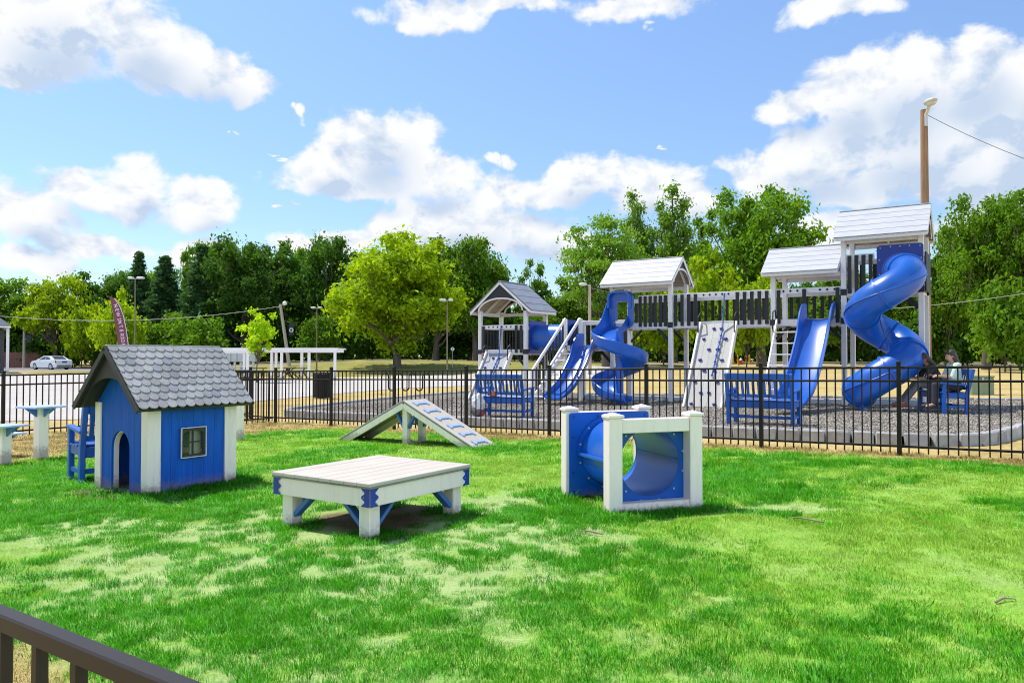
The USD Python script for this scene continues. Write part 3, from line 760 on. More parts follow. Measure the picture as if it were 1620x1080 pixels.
pebs = []
for j in range(5):
    ico = trimesh.creation.icosphere(1, 1.0)
    vv = np.array(ico.vertices) * (0.75 + 0.5 * meshkit.noise(np.array(ico.vertices) * 1.3 + j * 7, j)[:, None]) * gr.uniform(0.6, 1.2, 3)
    pebs.append(((vv * 0.013, np.array(ico.faces)), M["pebble"]))
n = 120000
ps = gr.uniform(-15.8, 1.5, n)
pv = Y0 + 0.1 + (24 - Y0) * gr.random(n) ** 1.7
wx, wy = W(ps, pv)
from shapely import contains_xy
ok = contains_xy(gpoly.buffer(-0.05), wx, wy) & in_view(wx, wy, 0.03)
wx, wy = wx[ok], wy[ok]
sc = gr.uniform(0.6, 1.5, len(wx))
scatter("gravel", pebs, gr.integers(0, 5, len(wx)), np.column_stack([wx, wy, terrain(wx, wy) + 0.135]), gr.uniform(0, 2 * PI, len(wx)), np.column_stack([sc, sc, sc * 0.7]))

# ------------------------------------------------------------------ fences
class FT(Thing):
    """a thing laid out in the place's own frame: mesh data comes in (s, v, z)"""

    def __init__(self, name, label, cat, s0, v0, z0, group=None):
        x, y = W(s0, v0)
        super().__init__(name, label, cat, (x, y, z0), ANG, group)
        self.off = np.array([s0, v0, z0])

    def part(self, name, mesh, m, parent=None, smooth=False, label=None):
        v, f = (np.array(mesh.vertices), np.array(mesh.faces)) if hasattr(mesh, "vertices") else mesh
        return super().part(name, (v - self.off, f), m, parent, smooth, label)


def lawn_z(s, v):
    x, y = W(s, v)
    return float(terrain(x, y))


def fence(label, p0, p1, npan, name="metal_fence", first=True, last=True, h=1.22, extra=0.0):
    """black picket fence from p0 to p1 in the (s, v) frame"""
    p0, p1 = np.array(p0, float), np.array(p1, float)
    t = FT(name, label, "fence", *p0, lawn_z(*p0))
    P = [p0 + (p1 - p0) * k / npan for k in range(npan + 1)]
    d = (p1 - p0) / np.linalg.norm(p1 - p0)
    R = np.eye(3)
    R[:2, 0], R[:2, 1] = d, (-d[1], d[0])
    for k, p in enumerate(P):
        if (k == 0 and not first) or (k == npan and not last):
            continue
        z = lawn_z(*p)
        post = t.part("post", join(bx((p[0], p[1], z + h / 2), (0.055, 0.055, h + 0.06), 0.004, R), bx((p[0], p[1], z + h + 0.04), (0.064, 0.064, 0.022), 0.006, R)), M["dark"])
    for k in range(npan):
        a, b = P[k], P[k + 1]
        za, zb = lawn_z(*a), lawn_z(*b)
        for hh in (h - 0.035, h - 0.215, 0.13):
            t.part("rail", bar((*(a + d * 0.028), za + hh), (*(b - d * 0.028), zb + hh), 0.026, 0.030, 0.003), M["dark"])
        for i in range(15):
            q = a + (b - a) * (i + 1) / 16
            z = za + (zb - za) * (i + 1) / 16
            t.part("picket", bx((q[0], q[1], z + (h - 0.03 + 0.035) / 2), (0.017, 0.017, h - 0.045 - 0.035), 0, R), M["dark"])
    return t


VF = 11.42
s0f, sp = -1.29, 1.83
fence("long dark metal picket fence between the lawn and the gravel playground", (-1.29 - 7 * sp - 0.02, VF + 0.1), (s0f + 4 * sp, VF - 0.1), 11)
fence("dark metal picket fence at the left behind the white dog tables", (-15.72, 2.91), (-15.72, 12.06), 5)
fence("short dark metal fence run forming the gate pen right of the playhouse", (-14.12, VF - 2.3), (-14.12, VF + 0.05), 1, last=False)
fence("short dark metal fence run joining the corner post to the left fence", (-15.72, VF + 0.12), (-14.14, VF + 0.1), 1, first=False, last=False)

# the near fence at the lower left corner of the picture
NV = 0.56
t = FT("near_fence", "dark brown metal fence rail close up in the lower left corner", "fence", -2.0, NV, 0.05)
t.part("top_rail", bb((-4.0, NV - 0.014, 0.972), (3.5, NV + 0.014, 1.0), 0.003), M["rail"])
t.part("lower_rail", bb((-4.0, NV - 0.013, 0.78), (3.5, NV + 0.013, 0.806), 0.003), M["rail"])
for k in range(60):
    s = -3.9 + k * 0.112
    if s > 3.4:
        break
    t.part("picket", bb((s - 0.009, NV - 0.009, 0.1), (s + 0.009, NV + 0.009, 0.975), 0.002), M["rail"])

# ------------------------------------------------------------------ kerb of stone blocks round the gravel
t = FT("stone_kerb", "low kerb of pale stone blocks edging the gravel playground", "kerb", -8, Y0, 0.0)
kr = np.random.default_rng(5)
ring = LineString(gsv + [gsv[0]])
L = ring.length
k = 0.0
while k < L:
    a = ring.interpolate(k)
    ln = 0.36 * kr.uniform(0.92, 1.08)
    b = ring.interpolate(min(k + ln, L))
    d = np.array([b.x - a.x, b.y - a.y])
    if np.linalg.norm(d) > 0.15:
        d /= np.linalg.norm(d)
        nrm = np.array([d[1], -d[0]])       # outwards
        c = np.array([(a.x + b.x) / 2, (a.y + b.y) / 2]) + nrm * 0.075
        z = float(terrain(*W(*c)))
        R = np.eye(3)
        R[:2, 0], R[:2, 1] = d, (-d[1], d[0])
        vv, ff = bx((c[0], c[1], z + 0.065 + kr.uniform(-0.004, 0.004)), (ln - 0.028, 0.15, 0.25), 0.02, R)
        vv = vv + kr.normal(0, 0.005, vv.shape)
        t.part("kerb_stone", (vv, ff), M["kerb"])
    k += ln

# ------------------------------------------------------------------ play structure
PS = FT("play_structure", "white and blue playground tower set with three slides and a bridge", "playground set", -8, 20, gz(-8))
VFR, VRE = 20.0, 21.2
PW = 0.115


def post(s, v, top, bracket=None):
    z0 = gz(s) - 0.15
    p = PS.part("post", bb((s - PW / 2, v - PW / 2, z0), (s + PW / 2, v + PW / 2, top), 0.006), M["white"])
    PS.part("bracket", bb((s - PW / 2 - 0.012, v - PW / 2 - 0.012, gz(s) - 0.1), (s + PW / 2 + 0.012, v + PW / 2 + 0.012, gz(s) + 0.04), 0.004), M["black"], p)
    for z in bracket or ():
        PS.part("bracket", bb((s - PW / 2 - 0.012, v - PW / 2 - 0.012, z), (s + PW / 2 + 0.012, v + PW / 2 + 0.012, z + 0.15), 0.004), M["black"], p)


X1 = (-14.47, -12.72)
XM = (-11.32, -9.73)
X2 = (-9.73, -7.95)
X3 = (-5.16, -3.47)
X4 = (-3.47, -1.79)
D1, DM, D2, D4 = 1.42, 1.53, 2.15, 2.85
for v in (VFR, VRE):
    for s in X1:
        post(s, v, 2.84, (D1 + 0.02,))
    post(XM[0], v, 2.50, (DM + 0.02,))
    post(X2[0], v, 3.46, (D2 + 0.02, DM + 0.02))
    post(X2[1], v, 3.46, (D2 + 0.02,))
    post(X3[0], v, 3.52, (D2 + 0.02,))
    post(X3[1], v, 4.30, (D4 + 0.02, D2 + 0.02))
    post(X4[1], v, 4.30, (D4 + 0.02,))


def deck(a, b, z):
    e = PW / 2 + 0.002
    PS.part("deck_beam", bb((a + e, VFR - 0.02, z), (b - e, VFR + 0.02, z + 0.17), 0.004), M["white"])
    PS.part("deck_beam", bb((a + e, VRE - 0.02, z), (b - e, VRE + 0.02, z + 0.17), 0.004), M["white"])
    PS.part("deck_beam", bb((a - 0.02, VFR + e, z), (a + 0.02, VRE - e, z + 0.165), 0.004), M["white"])
    PS.part("deck_beam", bb((b - 0.02, VFR + e, z), (b + 0.02, VRE - e, z + 0.165), 0.004), M["white"])
    d = PS.part("deck", bb((a + 0.06, VFR + 0.025, z + 0.10), (b - 0.06, VFR + 0.06, z + 0.14)), M["rockgrey"])
    n = int((VRE - VFR - 0.12) / 0.14)
    for i in range(n):
        PS.part("deck_board", bb((a + 0.025, VFR + 0.065 + i * 0.14, z + 0.10), (b - 0.025, VFR + 0.065 + i * 0.14 + 0.134, z + 0.14)), M["rockgrey"], d)
    # corner braces under the deck
    for sgn, s in ((1, a), (-1, b)):
        if b - a < 2.2:
            PS.part("brace", bar((s + sgn * 0.06, VFR + 0.03, z - 0.34), (s + sgn * 0.40, VFR + 0.03, z + 0.0), 0.04, 0.075), M["black"])
            PS.part("brace", bar((s + sgn * 0.06, VRE - 0.03, z - 0.34), (s + sgn * 0.40, VRE - 0.03, z + 0.0), 0.04, 0.075), M["black"])


for (a, b), z in ((X1, D1), (XM, DM), (X2, D2), ((X2[1], X3[0]), D2), (X3, D2), (X4, D4)):
    deck(a, b, z)


def railing(a, b, v, z, gaps=(), pitch=0.18, hh=0.82, dots=(), axis="s", side=None):
    """rail with black boards in front; gaps: stretches without boards; dots: stretches with diamond studs. axis v: along v at s = v"""
    e = PW / 2 + 0.003
    sw = (lambda p, q: bb(p, q, 0.004)) if axis == "s" else (lambda p, q: bb((p[1], p[0], p[2]), (q[1], q[0], q[2]), 0.004))
    r = PS.part("railing", sw((a + e, v - 0.02, z + hh), (b - e, v + 0.02, z + hh + 0.13)), M["white"])
    n = max(1, int(round((b - a - 2 * e) / pitch)))
    side = side or (-1 if v < 20.6 or axis == "v" else 1)
    for i in range(n):
        c = a + e + (i + 0.5) * (b - a - 2 * e) / n
        if any(g0 < c < g1 for g0, g1 in gaps):
            continue
        PS.part("picket", sw((c - 0.044, v + side * 0.041 - 0.018, z + 0.06), (c + 0.044, v + side * 0.041 + 0.018, z + hh + 0.10)), M["black"], r)
    for g0, g1 in dots:
        c = g0 + 0.08
        while c < g1:
            q = bx((c, v - 0.021, z + hh + 0.065), (0.05, 0.01, 0.05), 0.002, trimesh.transformations.rotation_matrix(PI / 4, [0, 1, 0])[:3, :3])
            PS.part("stud", q, M["black"], r)
            c += 0.17


# tower 1
railing(*X1, VFR, D1, gaps=((-14.18, -13.2),), dots=((-14.2, -13.1),))
railing(*X1, VRE, D1, gaps=((-15, -10),))
PS.part("smoked_panel", bb((X1[0] + 0.07, VRE - 0.006, D1 + 0.18), (X1[1] - 0.07, VRE + 0.006, D1 + 0.80)), M["smoke"])
railing(VFR, VRE, X1[0], D1, axis="v")
# middle platform
railing(-10.2, X2[0], VFR, DM, dots=((-10.15, -9.8),), gaps=((-11, -9),))
railing(*XM, VRE, DM, pitch=0.2)
# tower 2, bridge, tower 3
railing(-8.98, X2[1], VFR, D2, pitch=0.165)
railing(*X2, VRE, D2, pitch=0.3)
railing(X2[1], X3[0], VFR, D2, gaps=((-7.08, -6.12),), dots=((-7.08, -6.15),), pitch=0.185)
railing(X2[1], X3[0], VRE, D2, pitch=0.2)
railing(*X3, VFR, D2, gaps=((-5.0, -4.42), (-4.25, -3.65)), dots=((-4.98, -4.5), (-4.1, -3.6)), pitch=0.16)
railing(*X3, VRE, D2, pitch=0.2)
# tower 4
railing(X4[0], -2.72, VFR, D4, pitch=0.155, hh=0.88)
railing(*X4, VRE, D4, pitch=0.30, hh=0.88)
railing(VFR, VRE, X4[1] + 0.045, D4, axis="v", pitch=0.105, hh=0.88, side=1)


# roofs
def arch_panel(w, hgt, drop, th, o, x):
    """gable triangle with an arch cut out of it; centred at o (eave level), x: its level direction"""
    tri = Polygon([(-w / 2, 0), (w / 2, 0), (0, hgt)])
    el = affinity.scale(Point(0, 0).buffer(1, 24), w / 2 * 0.80, drop)
    poly = tri.difference(el)
    y = (0, 0, 1)
    Mx = frame(o, x, y)
    return ext(poly, th, Mx)


def roof(s0, s1, v0, v1, ze, zr, mtop, along="s", nb=5, arch=0.62, bargecol="white", front_gable=True):
    """gable roof; ridge along s or v"""
    if along == "s":
        a0, a1, c0, c1 = s0, s1, v0, v1
        pt = lambda a, c, z: (a, c, z)
    else:
        a0, a1, c0, c1 = v0, v1, s0, s1
        pt = lambda a, c, z: (c, a, z)
    mid = (c0 + c1) / 2
    q0, q1 = pt(a0, mid, zr), pt(a1, mid, zr)
    r = PS.part("roof", bar((q0[0], q0[1], zr + 0.012), (q1[0], q1[1], zr + 0.012), 0.10, 0.02, 0.003), mtop)
    for sgn, ce in ((-1, c0), (1, c1)):
        sl = np.array([ce - mid, ze - zr])
        Ls = np.linalg.norm(sl)
        dv = sl / Ls
        nv = np.array([-dv[1], dv[0]]) if (-dv[1] * 0 + dv[0] * sgn) > 0 else np.array([dv[1], -dv[0]])
        if nv[1] < 0:
            nv = -nv
        for i in range(nb):
            t0, t1 = Ls * i / nb, Ls * (i + 1) / nb + 0.02
            p = np.array([mid, zr]) + dv * t0 + nv * 0.004
            q = np.array([mid, zr]) + dv * t1 + nv * 0.012
            cr = np.array([p, q, q + nv * 0.016, p + nv * 0.016])
            vv = np.array([pt(a, *c) for a in (a0, a1) for c in cr])
            ff = [(0, 1, 5), (0, 5, 4), (1, 2, 6), (1, 6, 5), (2, 3, 7), (2, 7, 6), (3, 0, 4), (3, 4, 7), (0, 3, 2), (0, 2, 1), (4, 5, 6), (4, 6, 7)]
            tm = trimesh.Trimesh(vv, ff, process=False)
            tm.fix_normals()
            PS.part("roof_board", (np.array(tm.vertices), np.array(tm.faces)), mtop, r)
        # lining, rafters, barge boards
        p, q = np.array([mid, zr]) - nv * 0.012, np.array([ce, ze]) - nv * 0.012
        vv = np.array([pt(a, *c) for a in (a0 + 0.02, a1 - 0.02) for c in (p, q, q + nv * 0.008, p + nv * 0.008)])
        tm = trimesh.Trimesh(vv, ff, process=False)
        tm.fix_normals()
        PS.part("lining", (np.array(tm.vertices), np.array(tm.faces)), M["underside"], r)
        for fr in (0.1, 0.5, 0.9):
            a = a0 + (a1 - a0) * fr
            pa, pb = p - nv * 0.04, q - nv * 0.04
            u0, u1 = pt(a, *pa), pt(a, *pb)
            PS.part("rafter", bar(u0, u1, 0.04, 0.07), M["white"], r)
        e0, e1 = pt(a0 + 0.01, ce - sgn * 0.02, ze - 0.045), pt(a1 - 0.01, ce - sgn * 0.02, ze - 0.045)
        PS.part("fascia", bar(e0, e1, 0.022, 0.085, 0.002), M["white"], r)
        for a, sg in ((a0 + 0.012, 1), (a1 - 0.012, -1)):
            u0 = pt(a, *(np.array([mid + sgn * 0.012, zr - 0.035]) - nv * 0.02))
            u1 = pt(a, *(np.array([ce, ze]) - nv * 0.055))
            PS.part("barge_board", bar(u0, u1, 0.02, 0.07), M["black"] if bargecol == "black" else M["white"], r)
    w, hg = abs(c1 - c0) * 0.92, (zr - ze) * 0.92
    for a, sg in ((a0 + 0.035, -1), (a1 - 0.055, 1)):
        o = pt(a, mid, ze)
        x = (0, 1, 0) if along == "s" else (-1, 0, 0)
        PS.part("gable_panel", arch_panel(w, hg, hg * arch, 0.018, o, x), M["black"], r)
        # white arch trim under the panel
        el = affinity.scale(Point(0, 0).buffer(1, 24), w / 2 * 0.80, hg * arch)
        el2 = affinity.scale(Point(0, 0).buffer(1, 24), w / 2 * 0.80 - 0.05, hg * arch - 0.05)
        ring = el.difference(el2).intersection(sbox(-w, 0.0, w, 9)).intersection(Polygon([(-w / 2, 0), (w / 2, 0), (0, hg)]))
        PS.part("arch_trim", ext(ring, 0.022, frame(np.array(o) + (np.array([-0.002, 0, 0]) if along == "s" else np.array([0, -0.002, 0])), x, (0, 0, 1))), M["white"], r)
    # beams under the eaves, on the posts
    return r


roof(-14.78, -12.42, 19.82, 21.40, 2.80, 3.75, M["roofgrey"], "v", 4, 0.50)
roof(-10.0, -7.80, 19.72, 21.48, 3.44, 4.19, M["roofwhite"], "s", 5)
roof(-5.40, -3.56, 19.72, 21.48, 3.50, 4.20, M["roofwhite"], "s", 5)
roof(-3.66, -1.62, 19.72, 21.48, 4.26, 5.02, M["roofwhite"], "s", 5)
for a, b, z in ((*X2, 3.30), (*X3, 3.36), (*X4, 4.12)):
    for v in (VFR, VRE):
        PS.part("head_beam", bb((a + 0.06, v - 0.022, z), (b - 0.06, v + 0.022, z + 0.11), 0.004), M["white"])
for s in X1:
    PS.part("head_beam", bb((s - 0.022, VFR + 0.06, 2.68), (s + 0.022, VRE - 0.06, 2.79), 0.004), M["white"])
for v in (VRE,):
    PS.part("head_beam", bb((X1[0] + 0.06, v - 0.022, 2.70), (X1[1] - 0.06, v + 0.022, 2.80), 0.004), M["white"])
# long beam lying on the gravel between the back posts
for a, b in ((X1[0], X1[1]), (XM[0], XM[1]), X2, (X2[1], X3[0]), X3, X4):
    z = gz((a + b) / 2)
    PS.part("ground_beam", bb((a + 0.075, VRE - 0.06, z - 0.05), (b - 0.075, VRE + 0.06, z + 0.13), 0.008), M["beam"])


# slides
def chute(name, s0, s1, path, rims, th=0.025, m=None, label=None):
    """open slide: path of (v, z) for the trough, rims: side height at each point"""
    from scipy.interpolate import PchipInterpolator, CubicSpline
    P_ = np.array(path)
    k = np.concatenate([[0], np.cumsum(np.linalg.norm(np.diff(P_, axis=0), axis=1))])
    kk = np.linspace(0, k[-1], 90)
    pv = CubicSpline(k, P_[:, 0])(kk)
    pz = CubicSpline(k, P_[:, 1])(kk)
    hr = PchipInterpolator(k, rims)(kk)
    dv, dz = np.gradient(pv), np.gradient(pz)
    n = np.stack([-dz, dv], 1)
    n /= np.linalg.norm(n, axis=1, keepdims=True)
    n *= np.sign(n[:, 1:2])
    w, mid = (s1 - s0) / 2, (s0 + s1) / 2
    rows = []
    for i in range(len(kk)):
        h = hr[i]
        prof = [(-w - 0.03, h - 0.03), (-w - 0.022, h), (-w + 0.012, h), (-w + 0.03, h - 0.04), (-w + 0.045, 0.06), (-w + 0.10, 0.030), (-0.11, 0.006), (0.0, 0.0), (0.11, 0.006), (w - 0.10, 0.030), (w - 0.045, 0.06), (w - 0.03, h - 0.04), (w - 0.012, h), (w + 0.022, h), (w + 0.03, h - 0.03),
                (w - 0.015, 0.02), (w - 0.08, -th), (0.0, -th), (-w + 0.08, -th), (-w + 0.015, 0.02)]
        rows.append([(mid + a, pv[i] + n[i, 0] * b, pz[i] + n[i, 1] * b) for a, b in prof])
    R = np.array(rows)
    v, f = sheet(R[::-1], closed_u=True)
    m_ = len(rows[0])
    caps = []
    for base in (0, (len(rows) - 1) * m_):
        # close the thin end section as a fan of its two skins
        top = list(range(0, 15))
        low = [0, 19, 19, 19, 19, 18, 18, 17, 16, 16, 15, 15, 15, 15, 14]
        for i in range(14):
            a, b, c, d = base + top[i], base + top[i + 1], base + low[i + 1], base + low[i]
            caps += [(a, b, c), (a, c, d)]
    return PS.part(name, (v, np.vstack([f, np.array(caps)])), m or M["blue_slide"], smooth=40, label=label)


chute("slide", -10.74, -10.14, [(20.02, 1.66), (19.82, 1.65), (19.45, 1.30), (19.0, 0.86), (18.55, 0.50), (18.1, 0.30), (17.78, 0.24)], [0.40, 0.36, 0.22, 0.19, 0.18, 0.16, 0.08], label="short blue wave slide beside the white stairs")
chute("slide", -4.38, -3.68, [(20.02, 2.30), (19.80, 2.27), (19.25, 1.80), (18.6, 1.18), (17.9, 0.66), (17.2, 0.40), (16.5, 0.31)], [0.42, 0.40, 0.22, 0.20, 0.19, 0.17, 0.09], label="long straight blue slide with the sun shining on it")
for s0, s1 in ((-10.74, -10.14), (-4.38, -3.68)):
    pass

# spiral slide
CS, CV = -9.06, 19.06


def spiral():
    prof = np.array([(0.10, 0.20), (0.125, 0.07), (0.22, 0.0), (0.45, -0.01), (0.62, 0.03), (0.70, 0.11), (0.735, 0.26), (0.745, 0.32), (0.765, 0.335), (0.785, 0.31), (0.77, 0.20), (0.74, 0.07), (0.66, -0.02), (0.45, -0.045), (0.22, -0.04), (0.10, -0.03)])
    rows = []
    for v in np.linspace(20.0, CV + 0.03, 10):
        t = (20.0 - v) / (20.0 - CV)
        z = 2.24 - 0.40 * t ** 1.3
        g = 0.46 * (1 - sstep(0.0, 0.7, t))
        row = []
        for r, dz in prof:
            k = sstep(0.03, 0.3, dz) * (g if r > 0.5 else 0.55 * g)
            row.append((CS - r, v, z + dz + k))
        rows.append(row)
    for th in np.radians(np.arange(180, 637, 6)):
        d = math.degrees(th) - 180
        z = 1.84 - d * 0.00365
        if d > 400:
            z += (d - 400) ** 2 * 0.00001
        shrink = 1 - 0.45 * sstep(410, 460, d)
        rows.append([(CS + r * math.cos(th), CV + r * math.sin(th), z + (dz if dz < 0.05 else 0.05 + (dz - 0.05) * shrink)) for r, dz in prof])
    lastr = rows.pop()
    for q in np.linspace(0.06, 0.40, 6):
        rows.append([(x_ + q, y_, z_ - 0.10 * q) for x_, y_, z_ in lastr])
    v, f = sheet(np.array(rows), closed_u=True)
    m_ = len(prof)
    caps = []
    for base in (0, (len(rows) - 1) * m_):
        for i in range(7):
            a, b, c, d = base + i, base + i + 1, base + m_ - 2 - i, base + m_ - 1 - i
            caps += [(a, b, c), (a, c, d)]
    return v, np.vstack([f, np.array(caps)])


sp_ = PS.part("spiral_slide", spiral(), M["blue_slide"], smooth=45, label="open blue spiral slide winding round a pole")
PS.part("pole", tube([(CS, CV, 0.0), (CS, CV, 2.05)], 0.105, 20), M["blue_slide"], sp_, smooth=40)
outer = sbox(-9.76, 2.18, -9.04, 3.24).buffer(-0.2).buffer(0.2, 8)
inner = sbox(-9.55, 2.30, -9.16, 2.94).buffer(-0.08).buffer(0.08, 6)
hood = outer.difference(inner).difference(sbox(-9.62, 2.0, -9.13, 2.4))
PS.part("hood", ext(hood, 0.16, frame((0, VFR - 0.03, 0), (1, 0, 0), (0, 0, 1))), M["blue_slide"], sp_)
PS.part("hood", ext(outer.buffer(-0.01).difference(outer.buffer(-0.06)).intersection(sbox(-11, 2.75, -8, 4)), 0.14, frame((0, VFR - 0.18, 0), (1, 0, 0), (0, 0, 1))), M["blue_slide"], sp_)

# closed tube slide
TC, TV, TR, HR = -2.43, 18.97, 0.368, 0.475
path = [(-2.20, 20.02, 3.40), (-2.18, 19.8, 3.40), (-2.10, 19.55, 3.38), (-2.02, 19.28, 3.32)]
for d in np.arange(0, 451, 7.5):
    th = -math.radians(d)
    path.append((TC + HR * math.cos(th), TV + HR * math.sin(th), 3.20 - 2.24 * d / 450))
for d in np.arange(457.5, 521, 7.5):
    th, hr_ = -math.radians(d), HR + 0.10 * (d - 450) / 60
    path.append((TC + hr_ * math.cos(th), TV + hr_ * math.sin(th), 0.96 - 0.40 * (d - 450) / 65))
path = np.array(path)
ts = PS.part("tube_slide", join(tube(path, TR, 28, False), (lambda m: (m[0], m[1][:, ::-1]))(tube(path, TR - 0.02, 28, False))), M["blue_slide"], smooth=40, label="closed blue corkscrew tube slide on the tallest tower")
for i in (3, 16, 28, 40, 52, 62, 72):
    T = path[i + 1] - path[i - 1]
    T /= np.linalg.norm(T)
    PS.part("flange", tube([path[i] - T * 0.02, path[i] + T * 0.02], TR + 0.03, 28), M["blue_slide"], ts, smooth=40)
T = np.gradient(path, axis=0)
T /= np.linalg.norm(T, axis=1, keepdims=True)
sd = np.cross(T, [0, 0, 1.0])
sd /= np.linalg.norm(sd, axis=1, keepdims=True)
for sg in (-1, 1):
    PS.part("seam", tube(path[2:-1] + sg * sd[2:-1] * (TR + 0.005), 0.016, 6), M["blue_slide"], ts, smooth=True)
pn = sbox(-2.72, 2.93, -1.73, 4.02).buffer(-0.08).buffer(0.08, 6).difference(Point(-2.20, 3.40).buffer(TR - 0.02, 24))
PS.part("slide_panel", ext(pn, 0.02, frame((0, VFR - 0.055, 0), (1, 0, 0), (0, 0, 1))), M["navy"], ts)
PS.part("flange", tube([(-2.20, VFR - 0.075, 3.40), (-2.20, VFR - 0.13, 3.40)], TR + 0.045, 32), M["blue_slide"], ts, smooth=40)
for dx, dz in [(-0.42, 0.48), (0, 0.5), (0.42, 0.48), (-0.44, 0.2), (0.44, 0.2), (-0.44, -0.15), (0.44, -0.2), (-0.42, -0.42), (0.42, -0.42), (-0.2, 0.5), (0.2, 0.5)]:
    PS.part("bolt", tube([(-2.22 + dx, VFR - 0.08, 3.475 + dz), (-2.22 + dx, VFR - 0.066, 3.475 + dz)], 0.016, 8), M["steel"], ts)
PS.part("slide_foot", bx((-2.86, 18.62, 0.18), (0.10, 0.30, 0.26), 0.02), M["blue_slide"], ts)

# tunnel between tower 1 and the middle platform
tu = PS.part("tunnel", join(tube([(X1[1] + 0.02, 20.6, 1.97), (XM[0] - 0.02, 20.6, 1.97)], 0.40, 32, False), (lambda m: (m[0], m[1][:, ::-1]))(tube([(X1[1] + 0.02, 20.6, 1.97), (XM[0] - 0.02, 20.6, 1.97)], 0.38, 32, False))), M["blue_slide"], smooth=40, label="blue crawl tunnel joining two platforms")
for s in (X1[1] + 0.065, XM[0] - 0.085):
    sq = sbox(-0.50, -0.52, 0.50, 0.52).buffer(-0.05).buffer(0.05, 5).difference(Point(0, 0).buffer(0.385, 24))
    PS.part("tunnel_panel", ext(sq, 0.02, frame((s, 20.6, 1.97), (0, 1, 0), (0, 0, 1))), M["navy"], tu)
PS.part("seam", bb((X1[1] + 0.09, 20.6 - 0.425, 1.955), (XM[0] - 0.09, 20.6 - 0.398, 1.985)), M["blue_slide"], tu)

# stairs
st_ = PS.part("stairs", join(bar((-11.26, 18.02, 0.10), (-11.26, 19.95, 1.58), 0.04, 0.19, 0.004), bar((-10.84, 18.02, 0.10), (-10.84, 19.95, 1.58), 0.04, 0.19, 0.004)), M["white"])
for i in range(7):
    v, z = 18.18 + i * 0.262, 0.25 + i * 0.20
    PS.part("tread", bb((-11.235, v - 0.12, z - 0.02), (-10.865, v + 0.12, z + 0.018), 0.004), M["white"], st_)
for s in (-11.30, -10.80):
    PS.part("handrail", bar((s, 18.12, 0.98), (s, 20.0, 2.50), 0.05, 0.085, 0.006), M["white"], st_)
    PS.part("newel", bb((s - 0.05, 18.08, 0.02), (s + 0.05, 18.18, 1.02), 0.005), M["white"], st_)
    for i in range(9) if s < -11 else range(6, 9):
        v = 18.32 + i * 0.19
        zc = 0.98 + (v - 18.12) * 0.8085
        PS.part("baluster", bb((s - 0.012, v - 0.04, zc - 0.78), (s + 0.012, v + 0.04, zc - 0.03)), M["black"], st_)
PS.part("post", bb((-10.80 - PW / 2, VFR - PW / 2, -0.1), (-10.80 + PW / 2, VFR + PW / 2, 2.50), 0.006), M["white"])


# climbing walls, ladder, ropes
def slanted(s0, s1, vt, zt, vb, zb, m, hold_rows, seed, rope_s, rope_top, label):
    """board from (vt, zt) down to (vb, zb) with side rails, holds and a rope"""
    d = np.array([vb - vt, zb - zt])
    Lb = np.linalg.norm(d)
    d /= Lb
    nv = np.array([d[1], -d[0]])
    if nv[0] > 0:
        nv = -nv
    r = np.random.default_rng(seed)
    w = (s1 - s0) / 5
    base = PS.part("rock_wall", bar(((s0 + s1) / 2, vt + nv[0] * -0.03, zt + nv[1] * -0.03), ((s0 + s1) / 2, vb + nv[0] * -0.03, zb + nv[1] * -0.03), (s1 - s0) * 0.9, 0.03), m, label=label)
    for i in range(5):
        a = s0 + w * (i + 0.5)
        PS.part("wall_board", bar((a, vt, zt), (a, vb, zb), w - 0.005, 0.025), m, base)
    for s in (s0 - 0.03, s1 + 0.03):
        PS.part("side_rail", bar((s, vt + 0.02, zt + 0.03), (s, vb, zb), 0.055, 0.15, 0.004), M["white"], base)
        hp = [(s, vt - 0.02, zt - 0.35), (s, vt - 0.22, zt - 0.22), (s, vt - 0.20, zt + 0.18), (s, vt - 0.04, zt + 0.30), (s, vt + 0.02, zt + 0.05)]
        PS.part("grab_handle", tube(hp, 0.016, 7), M["black"], base, smooth=40)
    for i in range(hold_rows):
        t = (i + 0.5) / hold_rows
        for k in range(2):
            a = s0 + (s1 - s0) * ((0.18 if (i + k) % 2 else 0.36) + 0.45 * k) + r.normal(0, 0.02)
            o = np.array([a, vt + d[0] * Lb * t + nv[0] * 0.03, zt + d[1] * Lb * t + nv[1] * 0.03])
            ic = trimesh.creation.icosphere(1, 1.0)
            vv = np.array(ic.vertices) * (0.055, 0.034, 0.036) * r.uniform(0.85, 1.15, 3) + o
            PS.part("climbing_hold", (vv, np.array(ic.faces)), M["hold"], base, smooth=True)
    rp = [np.array([rope_s, VFR - 0.05, rope_top])]
    for t in np.linspace(0.08, 0.62, 8):
        rp.append(np.array([rope_s - 0.10 * t, vt + d[0] * Lb * t + nv[0] * 0.06, zt + d[1] * Lb * t + nv[1] * 0.06]))
    PS.part("rope", tube(np.array(rp), 0.017, 7), M["rope"], base, smooth=True)
    for q in rp[2::1]:
        ic = trimesh.creation.icosphere(1, 0.034)
        PS.part("rope_knot", (np.array(ic.vertices) + q, np.array(ic.faces)), M["rope"], base, smooth=True)


